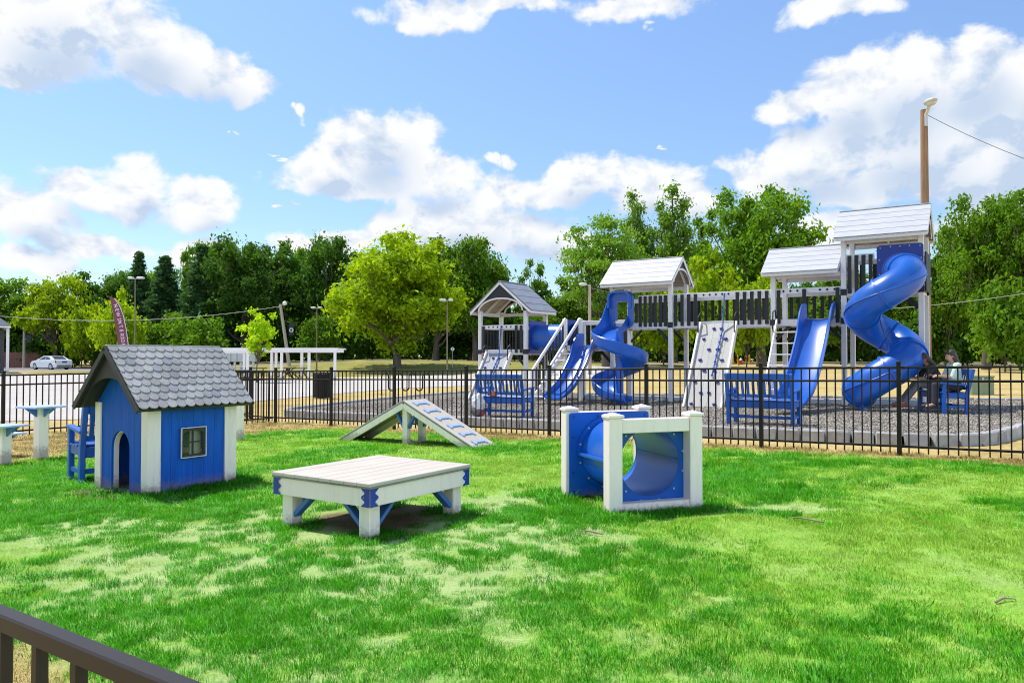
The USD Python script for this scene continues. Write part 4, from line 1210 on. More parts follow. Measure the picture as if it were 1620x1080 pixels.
slanted(-7.05, -6.13, 20.0 - 0.03, 2.24, 18.66, 0.02, M["rock"], 8, 3, -6.42, 3.05, "tall pale climbing board under the bridge")
slanted(-14.16, -13.28, 20.0 - 0.03, 1.46, 18.95, -0.08, M["rockgrey"], 5, 4, -13.62, 2.35, "short grey climbing board on the left tower")
ld = PS.part("ladder", join(bar((-5.06, 19.95, 2.30), (-5.06, 18.35, 0.05), 0.04, 0.10, 0.004), bar((-4.50, 19.95, 2.30), (-4.50, 18.35, 0.05), 0.04, 0.10, 0.004)), M["white"])
for i in range(7):
    t = 0.14 + i * 0.125
    PS.part("rung", bx((-4.78, 19.95 - 1.6 * t, 2.30 - 2.25 * t), (0.515, 0.15, 0.032), 0.004), M["white"], ld)
for s in (-5.09, -4.47):
    PS.part("grab_handle", tube([(s, 19.75, 1.95), (s, 19.62, 2.1), (s, 19.68, 2.5), (s, 19.9, 2.56), (s, 19.97, 2.3)], 0.016, 7), M["black"], ld, smooth=40)


# ------------------------------------------------------------------ benches
def bench(label, o, a, group=None, sx=1.0):
    t = Thing("garden_bench", label, "bench", o, a, group, (sx, 1, 1))
    B = M["bench"]
    hw = 0.60
    for s in (-1, 1):
        x = s * (hw - 0.03)
        t.part("back_post", bar((x, -0.20, 0.0), (x, -0.22, 0.46), 0.06, 0.075, 0.005, (0, 1, 0)), B)
        t.part("back_post", bar((x, -0.22, 0.44), (x, -0.34, 0.93), 0.058, 0.07, 0.005, (0, 1, 0)), B)
        t.part("front_leg", bx((x, 0.235, 0.31), (0.06, 0.07, 0.62), 0.005), B)
        t.part("armrest", bar((x, -0.26, 0.60), (x, 0.30, 0.64), 0.085, 0.035, 0.006), B)
        t.part("side_rail", bx((x, 0.01, 0.38), (0.035, 0.40, 0.10), 0.004), B)
        t.part("stretcher", bx((x, 0.01, 0.15), (0.03, 0.40, 0.055), 0.004), B)
    t.part("apron", bx((0, 0.235, 0.37), (2 * hw - 0.13, 0.03, 0.11), 0.004), B)
    t.part("apron", bx((0, -0.215, 0.365), (2 * hw - 0.13, 0.03, 0.12), 0.004), B)
    t.part("stretcher", bx((0, -0.20, 0.15), (2 * hw - 0.13, 0.028, 0.055), 0.004), B)
    for i in range(5):
        y = -0.15 + i * 0.098
        t.part("seat_slat", bx((0, y, 0.445 - 0.012 * math.sin(i / 4 * PI)), (2 * hw - 0.005 - (0.12 if i < 1 else 0), 0.086, 0.022), 0.004), B)
    t.part("top_rail", bar((-hw + 0.065, -0.325, 0.87), (hw - 0.065, -0.325, 0.87), 0.03, 0.13, 0.005, (0, -0.24, 1)), B)
    t.part("back_rail", bar((-hw + 0.065, -0.238, 0.53), (hw - 0.065, -0.238, 0.53), 0.03, 0.055, 0.004, (0, -0.24, 1)), B)
    for i in range(11):
        x = -hw + 0.115 + i * (2 * hw - 0.23) / 10
        t.part("back_slat", bar((x, -0.245, 0.555), (x, -0.312, 0.81), 0.046, 0.016, 0, (0, 1, 0.24)), B)
    return t


def zg(x, y):
    return float(terrain(x, y)) + 0.135


x, y = W(-3.82, 14.05)
bench("blue bench seen from behind, in front of the long straight slide", (x, y, zg(x, y)), ANG)
bench("blue bench seen from behind, left of the short wave slide", (-0.14, 16.52, zg(-0.14, 16.5)), math.radians(-27), sx=0.93)
b3 = np.array([9.25, 16.28])
bench("blue bench seen from its end with two people sitting on it", (b3[0], b3[1], zg(*b3)), math.radians(84))
a = math.radians(44)
c = np.array([-4.875, 8.62]) + np.array([math.cos(a), math.sin(a)]) * 0.57 + np.array([-math.sin(a), math.cos(a)]) * 0.21
bench("blue bench half hidden behind the left side of the playhouse", (c[0], c[1], float(terrain(*c))), a)

# small bundle by the left bench
def blob(c, r, seed, amp=0.35, sub=3):
    ic = trimesh.creation.icosphere(sub, 1.0)
    v = np.array(ic.vertices)
    v = v * (1 + amp * (meshkit.fbm(v * 2.2 + seed, 3, seed) - 0.5) * 2)[:, None] * np.array(r) + np.array(c)
    return v, np.array(ic.faces)


bz = zg(-0.66, 16.3)
t = Thing("bag", "crumpled white and grey bag at the left end of the left bench", "bag", (-0.72, 16.25, bz))
t.part("cloth", blob((0, 0, 0.33), (0.14, 0.13, 0.20), 4), M["whitecloth"], smooth=True)
t.part("base", blob((-0.02, 0, 0.16), (0.15, 0.13, 0.12), 8), M["greycloth"], smooth=True)
t.part("red_patch", blob((0.08, -0.08, 0.12), (0.07, 0.06, 0.06), 12), M["shoe"], smooth=True)
single("ball", blob((-0.40, 16.42, bz + 0.52), (0.085, 0.07, 0.065), 3, 0.2), M["orange"], "small orange toy lying on the seat of the left bench", "toy", smooth=True)


# ------------------------------------------------------------------ people
def hullbody(bones, refine=0.03, it=6):
    tot = None
    for p, rp, q, rq in bones:
        s = m3.Manifold.batch_hull([m3.Manifold.sphere(rp, 16).translate(tuple(map(float, p))), m3.Manifold.sphere(rq, 16).translate(tuple(map(float, q)))])
        tot = s if tot is None else tot + s
    tot = tot.refine_to_length(refine)
    me = tot.to_mesh()
    tm = trimesh.Trimesh(np.array(me.vert_properties[:, :3]), np.array(me.tri_verts), process=True)
    if it:
        trimesh.smoothing.filter_taubin(tm, iterations=it)
    return np.array(tm.vertices), np.array(tm.faces)


def hand(w, fw, out, r=0.0085):
    """bones of a slightly curled hand; w: wrist, fw: direction of the fingers, out: thumb side"""
    w, fw, out = (np.array(q, float) for q in (w, fw, out))
    fw /= np.linalg.norm(fw)
    out = out - fw * out.dot(fw)
    out /= np.linalg.norm(out)
    dn = np.cross(fw, out)
    if dn[2] > 0:
        dn = -dn
    bn = []
    for i, (o, ln) in enumerate(((0.030, 0.072), (0.010, 0.080), (-0.010, 0.074), (-0.029, 0.058))):
        k = w + fw * 0.085 + out * o
        bn.append((w + fw * 0.015 + out * o * 0.6, 0.016, k, 0.0125))
        a = k + fw * ln * 0.5 + dn * ln * 0.18
        b = a + fw * ln * 0.28 + dn * ln * 0.40
        bn += [(k, 0.0105, a, 0.0095), (a, 0.0095, b, 0.008)]
    k = w + fw * 0.03 + out * 0.030
    a = k + fw * 0.035 + out * 0.028
    bn += [(k, 0.014, a, 0.011), (a, 0.011, a + fw * 0.03 + out * 0.004, 0.009)]
    return bn


def person(label, o, a, lean, look, skin, shirt, trousers, hairm, shoem, arm_fw, legs_out, sleeve=0.55):
    """seated figure; local frame: faces +y, hips over the origin at seat height"""
    t = Thing("person", label, "person", o, a, "people on the right bench")
    hip = np.array([0, -0.10, 0.0])
    chest = hip + np.array([0, 0.36 * math.sin(lean), 0.36 * math.cos(lean)])
    neck = hip + np.array([0, 0.50 * math.sin(lean), 0.50 * math.cos(lean)])
    hl = lean + look
    hc = neck + np.array([0, 0.15 * math.sin(hl), 0.15 * math.cos(hl)])
    fwd = np.array([0, math.cos(hl), -math.sin(hl)])
    upv = np.array([0, math.sin(hl), math.cos(hl)])
    bones = [(hip, 0.12, chest, 0.115), (chest, 0.115, neck - np.array([0, 0, 0.05]), 0.07), (neck - np.array([0, 0, 0.05]), 0.055, hc - upv * 0.03, 0.05)]
    bones += [(hc + upv * 0.035 - fwd * 0.015, 0.088, hc - upv * 0.055 + fwd * 0.03, 0.058), (hc - upv * 0.065 + fwd * 0.055, 0.032, hc + fwd * 0.05, 0.06)]
    bones += [(hc + fwd * 0.088 + upv * 0.01, 0.012, hc + fwd * 0.108 - upv * 0.022, 0.015)]
    for s in (-1, 1):
        bones.append((hc + np.array([s * 0.080, 0, 0]) - fwd * 0.005, 0.016, hc + np.array([s * 0.085, 0, 0]) - upv * 0.03, 0.011))
    up, lo, sh = [], [], []
    for s in (-1, 1):
        shd = neck + np.array([s * 0.165, -0.01, -0.06])
        el = shd + np.array([s * 0.03, 0.10 + 0.10 * math.sin(lean), -0.245])
        wr = el + np.array([-s * 0.03, *arm_fw]) * 0.25
        bones += [(neck - np.array([0, 0, 0.06]), 0.055, shd, 0.058), (shd, 0.054, el, 0.040), (el, 0.038, wr, 0.026)]
        bones += hand(wr, wr - el, (-s, 0, 0.3))
        up += [(neck - np.array([0, 0, 0.075]), 0.066, shd, 0.070), (shd, 0.068, shd + (el - shd) * sleeve, 0.060)]
        kn = hip + np.array([s * 0.10, 0.46, 0.03])
        an = kn + np.array([s * 0.01, legs_out, -0.40])
        bones += [(hip + np.array([s * 0.09, 0, 0]), 0.09, kn, 0.058), (kn, 0.056, an, 0.036), (an, 0.036, an + np.array([0, 0.15, -0.05]), 0.032)]
        lo += [(hip + np.array([s * 0.09, 0, 0]), 0.105, kn, 0.070), (kn, 0.068, an + (kn - an) * 0.08, 0.056)]
        sh.append([(an + np.array([0, -0.03, -0.05]), 0.045, an + np.array([0, 0.15, -0.065]), 0.038)])
    up += [(hip + np.array([0, 0, 0.02]), 0.135, chest, 0.130), (chest, 0.130, neck - np.array([0, 0, 0.075]), 0.078)]
    t.part("body", hullbody(bones, 0.02, 5), skin, smooth=True)
    t.part("shirt", hullbody(up, 0.03, 6), shirt, smooth=True)
    t.part("trousers", hullbody(lo + [(hip, 0.13, hip + np.array([0, 0.02, 0.06]), 0.13)], 0.03, 6), trousers, smooth=True)
    for b in sh:
        t.part("shoe", hullbody(b, 0.02, 3), shoem, smooth=True)
    hb = [(hc + upv * 0.048 - fwd * 0.025, 0.096, hc - upv * 0.03 - fwd * 0.055, 0.075)]
    for s in (-1, 1):
        hb += [(hc + upv * 0.03 - fwd * 0.03 + np.array([s * 0.05, 0, 0]), 0.055, hc - upv * 0.14 - fwd * 0.045 + np.array([s * 0.07, 0, 0]), 0.036)]
    hb += [(hc - fwd * 0.06, 0.07, hc - upv * 0.24 - fwd * 0.075, 0.045)]
    t.part("hair", hullbody(hb, 0.02, 3), hairm, smooth=True)
    for s in (-1, 1):
        t.part("eye", (lambda q: (np.array(q.vertices) * 0.010 + hc + fwd * 0.089 + upv * 0.012 + np.array([s * 0.032, 0, 0]), np.array(q.faces)))(trimesh.creation.icosphere(1)), M["black"], smooth=True)
    t.part("mouth", bx(hc + fwd * 0.096 - upv * 0.058, (0.042, 0.008, 0.008), 0.002), M["shoe"])
    return t


fa = math.radians(84)
fx, fy = np.array([math.cos(fa), math.sin(fa)]), np.array([-math.sin(fa), math.cos(fa)])
pz = zg(*b3) + 0.565
pA = b3 - fx * 0.30 - fy * 0.02
pB = b3 + fx * 0.22 + fy * 0.10
person("person in a mint top with dark hair sitting nearest on the right bench", (pA[0], pA[1], pz), fa, 0.10, 0.25, M["skin"], M["mint"], M["navycloth"], M["hair2"], M["shoe2"], (0.92, 0.10), 0.02, 0.95)
person("person with curly brown hair leaning forward on the far half of the right bench", (pB[0], pB[1], pz), fa, 0.42, 0.30, M["skin2"], M["navycloth"], M["greycloth"], M["hair"], M["shoe"], (0.90, 0.02), 0.30, 0.9)

# ------------------------------------------------------------------ playhouse
HZ = -0.045
ph = FT("playhouse", "small blue dog playhouse with white corners and a grey scalloped roof", "playhouse", -7.83, 4.9, HZ)
HS0, HS1, HV0, HV1 = -8.31, -7.35, 4.40, 5.42
HC = -7.83
ZE, ZR, OV = 0.865, 1.50, 0.625         # eave and ridge height, half width of the roof
SL = (ZR - ZE) / OV
roofz = lambda s: ZR - abs(s - HC) * SL - 0.035


def planks(poly, n, axis_o, x, th, mt, name, parent=None, gap=0.0025):
    """splits a wall outline into upright planks"""
    x0, _, x1, _ = poly.bounds
    w = (x1 - x0) / n
    for i in range(n):
        c = poly.intersection(sbox(x0 + i * w + gap / 2, -9, x0 + (i + 1) * w - gap / 2, 9))
        if c.area < 1e-5:
            continue
        gs = [g for g in getattr(c, "geoms", [c]) if g.geom_type == "Polygon" and g.area > 1e-6]
        for g in gs:
            ph.part(name, ext(g, th, frame(axis_o, x, (0, 0, 1))), mt, parent)


# front wall (towards the viewer): x = +s, extrudes towards -v
door = sbox(-0.20, -1, 0.145, 0.46).union(affinity.scale(Point(-0.0275, 0.46).buffer(1, 24), 0.1725, 0.19))
fw = Polygon([(-0.47, 0.0), (0.47, 0.0), (0.47, ZE - HZ + 0.04), (0.0, ZR - HZ - 0.10), (-0.47, ZE - HZ + 0.04)])
wallp = ph.part("wall", ext(fw.difference(door), 0.012, frame((HC, HV0 + 0.026, HZ), (1, 0, 0), (0, 0, 1))), M["house"])
planks(fw.difference(door), 8, (HC, HV0 + 0.0135, HZ), (1, 0, 0), 0.013, M["house"], "wall_plank", wallp)
# white reveal of the door
ring = door.buffer(0.0).intersection(sbox(-1, 0.0, 1, 2))
rv = ring.difference(ring.buffer(-0.012).union(sbox(-0.188, -1, 0.133, 0.2)))
ph.part("door_reveal", ext(rv, 0.05, frame((HC, HV0 + 0.076, HZ), (1, 0, 0), (0, 0, 1))), M["cream"])
ph.part("door_sill", bb((HC - 0.20, HV0 - 0.012, HZ - 0.02), (HC + 0.145, HV0 + 0.10, HZ + 0.022), 0.003), M["cream"])
# right wall with a window hole: x = +v, extrudes towards +s
LW = HV1 - HV0
win = sbox(0.365, 0.372, 0.638, 0.668)
rw = sbox(0.0, 0.0, LW, ZE - HZ + 0.06)
wr = ph.part("wall", ext(rw.difference(win), 0.012, frame((HS1 - 0.026, HV0, HZ), (0, 1, 0), (0, 0, 1))), M["house"])
planks(rw.difference(win), 8, (HS1 - 0.0135, HV0, HZ), (0, 1, 0), 0.013, M["house"], "wall_plank", wr)
lwin = sbox(0.365, 0.372, 0.638, 0.668)
ph.part("wall", ext(rw.difference(lwin), 0.02, frame((HS0 + 0.002, HV0, HZ), (0, 1, 0), (0, 0, 1))), M["house"])
ph.part("wall", ext(fw, 0.02, frame((HC, HV1 - 0.002, HZ), (1, 0, 0), (0, 0, 1))), M["house"])
ph.part("floor", bb((HS0 + 0.03, HV0 + 0.03, HZ - 0.02), (HS1 - 0.03, HV1 - 0.03, HZ + 0.02)), M["edge"])
# white rail and lining on the inner side of the back wall
ph.part("inner_rail", bb((HC - 0.40, HV1 - 0.06, HZ + 0.30), (HC + 0.40, HV1 - 0.024, HZ + 0.36)), M["cream"])
# corner boards
for s, sg in ((HS0, -1), (HS1, 1)):
    for v, sv in ((HV0, -1), (HV1, 1)):
        cb = join(bb((min(s, s - sg * 0.105), v + sv * 0.002, HZ - 0.04), (max(s, s - sg * 0.105), v + sv * 0.018, ZE + 0.03)) if sv > 0 else bb((min(s - 0.0, s - sg * 0.09), v - 0.018, HZ - 0.04), (max(s, s - sg * 0.09), v - 0.002, ZE + 0.03)),
                  bb((min(s, s + sg * 0.018), min(v - 0.018 if sv < 0 else v + 0.018, v - sv * 0.13), HZ - 0.04), (max(s, s + sg * 0.018), max(v - 0.018 if sv < 0 else v + 0.018, v - sv * 0.13), ZE + 0.03)))
        ph.part("corner_board", cb, M["cream"])
# window
wf = sbox(0.360, 0.367, 0.643, 0.673)
ph.part("window_trim", ext(wf.buffer(0.007, join_style=2).difference(wf), 0.016, frame((HS1 + 0.017, HV0, HZ), (0, 1, 0), (0, 0, 1))), M["cream"])
wi = sbox(0.382, 0.389, 0.621, 0.651)
arch = affinity.scale(Point(0.5015, 0.60).buffer(1, 20), 0.125, 0.045).union(sbox(0.3765, 0.2, 0.6265, 0.60))
op = wi.intersection(arch)
fr = wf.difference(op)
wn = ph.part("window", ext(fr, 0.035, frame((HS1 - 0.012, HV0, HZ), (0, 1, 0), (0, 0, 1))), M["roof_edge"])
ph.part("glazing_bar", ext(sbox(0.494, 0.380, 0.509, 0.66), 0.022, frame((HS1 - 0.008, HV0, HZ), (0, 1, 0), (0, 0, 1))), M["roof_edge"], wn)
ph.part("glazing_bar", ext(sbox(0.380, 0.512, 0.4935, 0.527).union(sbox(0.5095, 0.512, 0.623, 0.527)), 0.022, frame((HS1 - 0.008, HV0, HZ), (0, 1, 0), (0, 0, 1))), M["roof_edge"], wn)
for a0, a1 in ((0.384, 0.492), (0.511, 0.619)):
    for b0, b1 in ((0.391, 0.510), (0.529, 0.640)):
        ph.part("pane", ext(sbox(a0, b0, a1, b1), 0.003, frame((HS1 - 0.006, HV0, HZ), (0, 1, 0), (0, 0, 1))), M["pane"], wn)
ph.part("shutter", bb((HS1 - 0.10, HV0 + 0.53, HZ + 0.36), (HS1 - 0.085, HV0 + 0.66, HZ + 0.68)), M["cream"], wn)
# roof
RV0, RV1 = 4.22, 5.56
rf = None
for sg in (-1, 1):
    p, q = np.array([HC, ZR]), np.array([HC + sg * OV, ZE])
    d = (q - p) / np.linalg.norm(q - p)
    nv = np.array([sg * (ZR - ZE), OV])
    nv /= np.linalg.norm(nv)
    vv = np.array([(c[0], v, c[1]) for v in (RV0, RV1) for c in (p - nv * 0.004, q - nv * 0.004, q - nv * 0.04, p - nv * 0.04 + (0, 0))])
    ff = [(0, 1, 5), (0, 5, 4), (1, 2, 6), (1, 6, 5), (2, 3, 7), (2, 7, 6), (3, 0, 4), (3, 4, 7), (0, 3, 2), (0, 2, 1), (4, 5, 6), (4, 6, 7)]
    tm = trimesh.Trimesh(vv, ff, process=False)
    tm.fix_normals()
    part_ = ph.part("roof" if rf is None else "roof", (np.array(tm.vertices), np.array(tm.faces)), M["roof_edge"])
    rf = part_
    Lr = float(np.linalg.norm(q - p))
    rows, cols = 9, 13
    ex = Lr / rows
    wv = (RV1 - RV0) / cols
    shr = np.random.default_rng(3 + sg)
    joined = []
    for i in range(rows):
        for k in range(cols + (1 if i % 2 else 0)):
            va = RV0 + (k - (0.5 if i % 2 else 0)) * wv
            vb = va + wv
            va, vb = max(va, RV0), min(vb, RV1)
            w = vb - va
            if w < 0.02:
                continue
            # tab: straight sides, rounded lower end, reaches up under the row above
            lo = (i + 1) * ex + (0.014 if i == rows - 1 else 0.0)
            arcp = [((1 - math.cos(t)) / 2 * w, lo - 0.042 + 0.042 * math.sin(t)) for t in np.linspace(0, PI, 9)]
            pts = [(0.0015, i * ex - 0.02 if i else 0.0)] + [(min(max(x, 0.0015), w - 0.0015), y) for x, y in arcp] + [(w - 0.0015, i * ex - 0.02 if i else 0.0)]
            pl = Polygon(pts[::-1])
            if not pl.is_valid:
                pl = pl.buffer(0)
            tilt = 0.085 + shr.normal(0, 0.006)
            dt = d * math.cos(tilt) + nv * math.sin(tilt)
            nt = nv * math.cos(tilt) - d * math.sin(tilt)
            o2 = p + nv * (0.003 - (i * ex) * math.sin(tilt) + 0.0015 * shr.random())
            Mx = np.eye(4)
            Mx[:3, 0], Mx[:3, 1], Mx[:3, 2] = (0, 1, 0), (dt[0], 0, dt[1]), (nt[0], 0, nt[1])
            Mx[:3, 3] = (o2[0], va, o2[1])
            sh = ext(pl, 0.011, Mx)
            if np.linalg.det(Mx[:3, :3]) < 0:
                sh = (sh[0], sh[1][:, ::-1])
            if sg > 0:
                ph.part("shingle", sh, M["shingle_b"] if shr.random() < 0.05 + 0.35 * math.exp(-((i - 3) ** 2 + (k - 4) ** 2) / 5) else M["shingle"], rf)
            else:
                joined.append(sh)
    if joined:
        pth = ph.part("shingle_courses", join(*joined), M["shingle"], rf)
        stage.GetPrimAtPath(pth).SetCustomDataByKey("kind", "stuff")
    for v in (RV0 - 0.022, RV1):
        c0, c1 = p - nv * 0.025, q - nv * 0.025
        ph.part("barge_board", bar((c0[0], v + 0.011, c0[1]), (c1[0] + sg * 0.008, v + 0.011, c1[1] - 0.008), 0.022, 0.055, 0.003), M["roof_edge"], rf)
ph.part("ridge_cap", bb((HC - 0.02, RV0, ZR - 0.012), (HC + 0.02, RV1, ZR + 0.012), 0.004), M["shingle"], rf)
# dark arched panel under the front gable
tri = Polygon([(-0.585, ZE - HZ - 0.02), (0.585, ZE - HZ - 0.02), (0.0, ZR - HZ - 0.055)])
el = affinity.scale(Point(0, ZE - HZ - 0.10).buffer(1, 28), 0.50, 0.40)
for v in (RV0 + 0.05, RV1 - 0.03):
    ph.part("gable_panel", ext(tri.difference(el), 0.016, frame((HC, v, HZ), (1, 0, 0), (0, 0, 1))), M["roof_edge"], rf)

# ------------------------------------------------------------------ platform
PZ = 0.45
pf = FT("agility_platform", "low square white dog platform with blue corner plates", "platform", -4.525, 4.73, 0.0)
A0, A1, B0, B1 = -5.06, -3.99, 4.12, 5.34
n = 8
top = None
dk = pf.part("deck_frame", bb((A0 + 0.02, B0 + 0.02, PZ - 0.06), (A1 - 0.02, B1 - 0.02, PZ - 0.026)), M["edge"])
w = (A1 - A0 + 0.03) / n
for i in range(n):
    a = A0 - 0.015 + i * w
    pf.part("deck_board", bb((a + 0.0015, B0 - 0.015, PZ - 0.025 - rng.uniform(0, 0.001)), (a + w - 0.0015, B1 + 0.015, PZ + rng.uniform(-0.001, 0.001)), 0.003), M["deckboard"], dk)
for lo, hi in (((A0 - 0.012, B0 - 0.012, PZ - 0.040), (A1 + 0.012, B0 + 0.01, PZ - 0.0265)), ((A0 - 0.012, B1 - 0.01, PZ - 0.040), (A1 + 0.012, B1 + 0.012, PZ - 0.0265)), ((A0 - 0.012, B0 + 0.011, PZ - 0.040), (A0 + 0.01, B1 - 0.011, PZ - 0.0265)), ((A1 - 0.01, B0 + 0.011, PZ - 0.040), (A1 + 0.012, B1 - 0.011, PZ - 0.0265))):
    pf.part("edge_strip", bb(lo, hi), M["edge"])
zt, zb = PZ - 0.0405, PZ - 0.178
pf.part("apron", bb((A0, B0, zb), (A1, B0 + 0.04, zt), 0.004), M["cream"])
pf.part("apron", bb((A0, B1 - 0.04, zb), (A1, B1, zt), 0.004), M["cream"])
pf.part("apron", bb((A0, B0 + 0.041, zb), (A0 + 0.04, B1 - 0.041, zt), 0.004), M["cream"])
pf.part("apron", bb((A1 - 0.04, B0 + 0.041, zb), (A1, B1 - 0.041, zt), 0.004), M["cream"])
LW_ = 0.115
for s, ss in ((A0, 1), (A1, -1)):
    for v, vs in ((B0, 1), (B1, -1)):
        c = (s + ss * (0.045 + LW_ / 2), v + vs * (0.045 + LW_ / 2))
        leg = pf.part("leg", bb((c[0] - LW_ / 2, c[1] - LW_ / 2, -0.06), (c[0] + LW_ / 2, c[1] + LW_ / 2, zb + 0.06), 0.006), M["cream"])
        pf.part("brace", bar((c[0] + ss * 0.05, c[1], 0.10), (c[0] + ss * 0.27, c[1], zb + 0.02), 0.075, 0.035, 0.003), M["brace"])
        pf.part("brace", bar((c[0], c[1] + vs * 0.05, 0.10), (c[0], c[1] + vs * 0.27, zb + 0.02), 0.075, 0.035, 0.003), M["brace"])
        # blue corner plate with a wavy inner edge on both faces
        hgt = zt - zb
        wave = Polygon([(0, 0), (0.085, 0)] + [(0.068 + 0.018 * math.cos(4 * PI * q), hgt * q) for q in np.linspace(0.0, 1, 17)] + [(0, hgt)])
        m1 = ext(wave, 0.004, frame((s, v - vs * 0.0052, zb), (ss, 0, 0), (0, 0, 1)))
        m2 = ext(wave, 0.004, frame((s - ss * 0.0052, v, zb), (0, vs, 0), (0, 0, 1)))
        pl = pf.part("corner_plate", join(m1, m2), M["navy"])
        for q in (0.17, 0.5, 0.83):
            xo = 0.068 if q != 0.5 else 0.06
            for dz in (q * hgt,):
                pf.part("screw", join(bx((s + ss * xo, v - vs * 0.0065, zb + dz), (0.008, 0.004, 0.008), 0.001), bx((s - ss * 0.0065, v + vs * xo, zb + dz), (0.004, 0.008, 0.008), 0.001)), M["steel"], pl)

# ------------------------------------------------------------------ A-frame ramp
af = FT("agility_ramp", "peaked white dog ramp with pale blue bone shaped steps", "ramp", -8.28, 9.58, -0.06)
V0, V1 = 9.30, 9.87
for sg, st in ((1, -6.75), (-1, -9.76)):
    p, q = np.array([-8.28, 0.66]), np.array([st, -0.055])
    d = (q - p) / np.linalg.norm(q - p)
    nv = np.array([-d[1], d[0]]) * np.sign(d[0])
    Lr = float(np.linalg.norm(q - p))
    c0, c1 = p - nv * 0.013, q - nv * 0.013
    rp = af.part("ramp", bar((c0[0], (V0 + V1) / 2, c0[1]), (c1[0], (V0 + V1) / 2, c1[1]), V1 - V0 - 0.004, 0.022), M["edge"])
    nb = 5
    for i in range(nb):
        v = V0 + 0.001 + (i + 0.5) * (V1 - V0) / nb
        af.part("ramp_board", bar((p[0] + nv[0] * 0.005, v, p[1] + nv[1] * 0.005), (q[0] + nv[0] * 0.005, v, q[1] + nv[1] * 0.005), (V1 - V0) / nb - 0.004, 0.014, 0.002), M["deckboard"], rp)
    for v in (V0 + 0.02, V1 - 0.02):
        c0, c1 = p - nv * 0.075, q - nv * 0.075
        af.part("side_board", bar((p[0] - nv[0] * 0.075 + sg * 0.035, v, p[1] - nv[1] * 0.075), (q[0] - nv[0] * 0.075 - d[0] * 0.10, v, q[1] - nv[1] * 0.075 - d[1] * 0.10), 0.036, 0.10, 0.004), M["cream"], rp)
    bone = sbox(-0.14, -0.026, 0.14, 0.026).union(Point(-0.14, 0.028).buffer(0.034, 8)).union(Point(-0.14, -0.028).buffer(0.034, 8)).union(Point(0.14, 0.028).buffer(0.034, 8)).union(Point(0.14, -0.028).buffer(0.034, 8))
    for i in range(6):
        c = p + d * (0.14 + i * (Lr - 0.30) / 5.3) + nv * 0.0125
        Mx = np.eye(4)
        Mx[:3, 0], Mx[:3, 1], Mx[:3, 2], Mx[:3, 3] = (0, 1, 0), (-d[0] * sg, 0, -d[1] * sg), np.cross((0, 1, 0), (-d[0] * sg, 0, -d[1] * sg)), (c[0], (V0 + V1) / 2, c[1])
        if Mx[2, 2] < 0:
            Mx[:3, 1] *= -1
            Mx[:3, 2] *= -1
        af.part("bone_step", ext(bone, 0.018, Mx), M["pale_blue"], rp)
for v in (V0 + 0.042 + 0.05, V1 - 0.042 - 0.05):
    af.part("leg", bb((-8.28 - 0.05, v - 0.05, -0.12), (-8.28 + 0.05, v + 0.05, 0.565), 0.005), M["cream"])
    for sg in (-1, 1):
        af.part("brace", bar((-8.28 + sg * 0.05, v, 0.22), (-8.28 + sg * 0.22, v, 0.50), 0.07, 0.035, 0.003), M["brace"])
af.part("foot_board", bb((-8.33, V0 + 0.14, -0.10), (-8.23, V1 - 0.14, -0.02), 0.004), M["cream"])

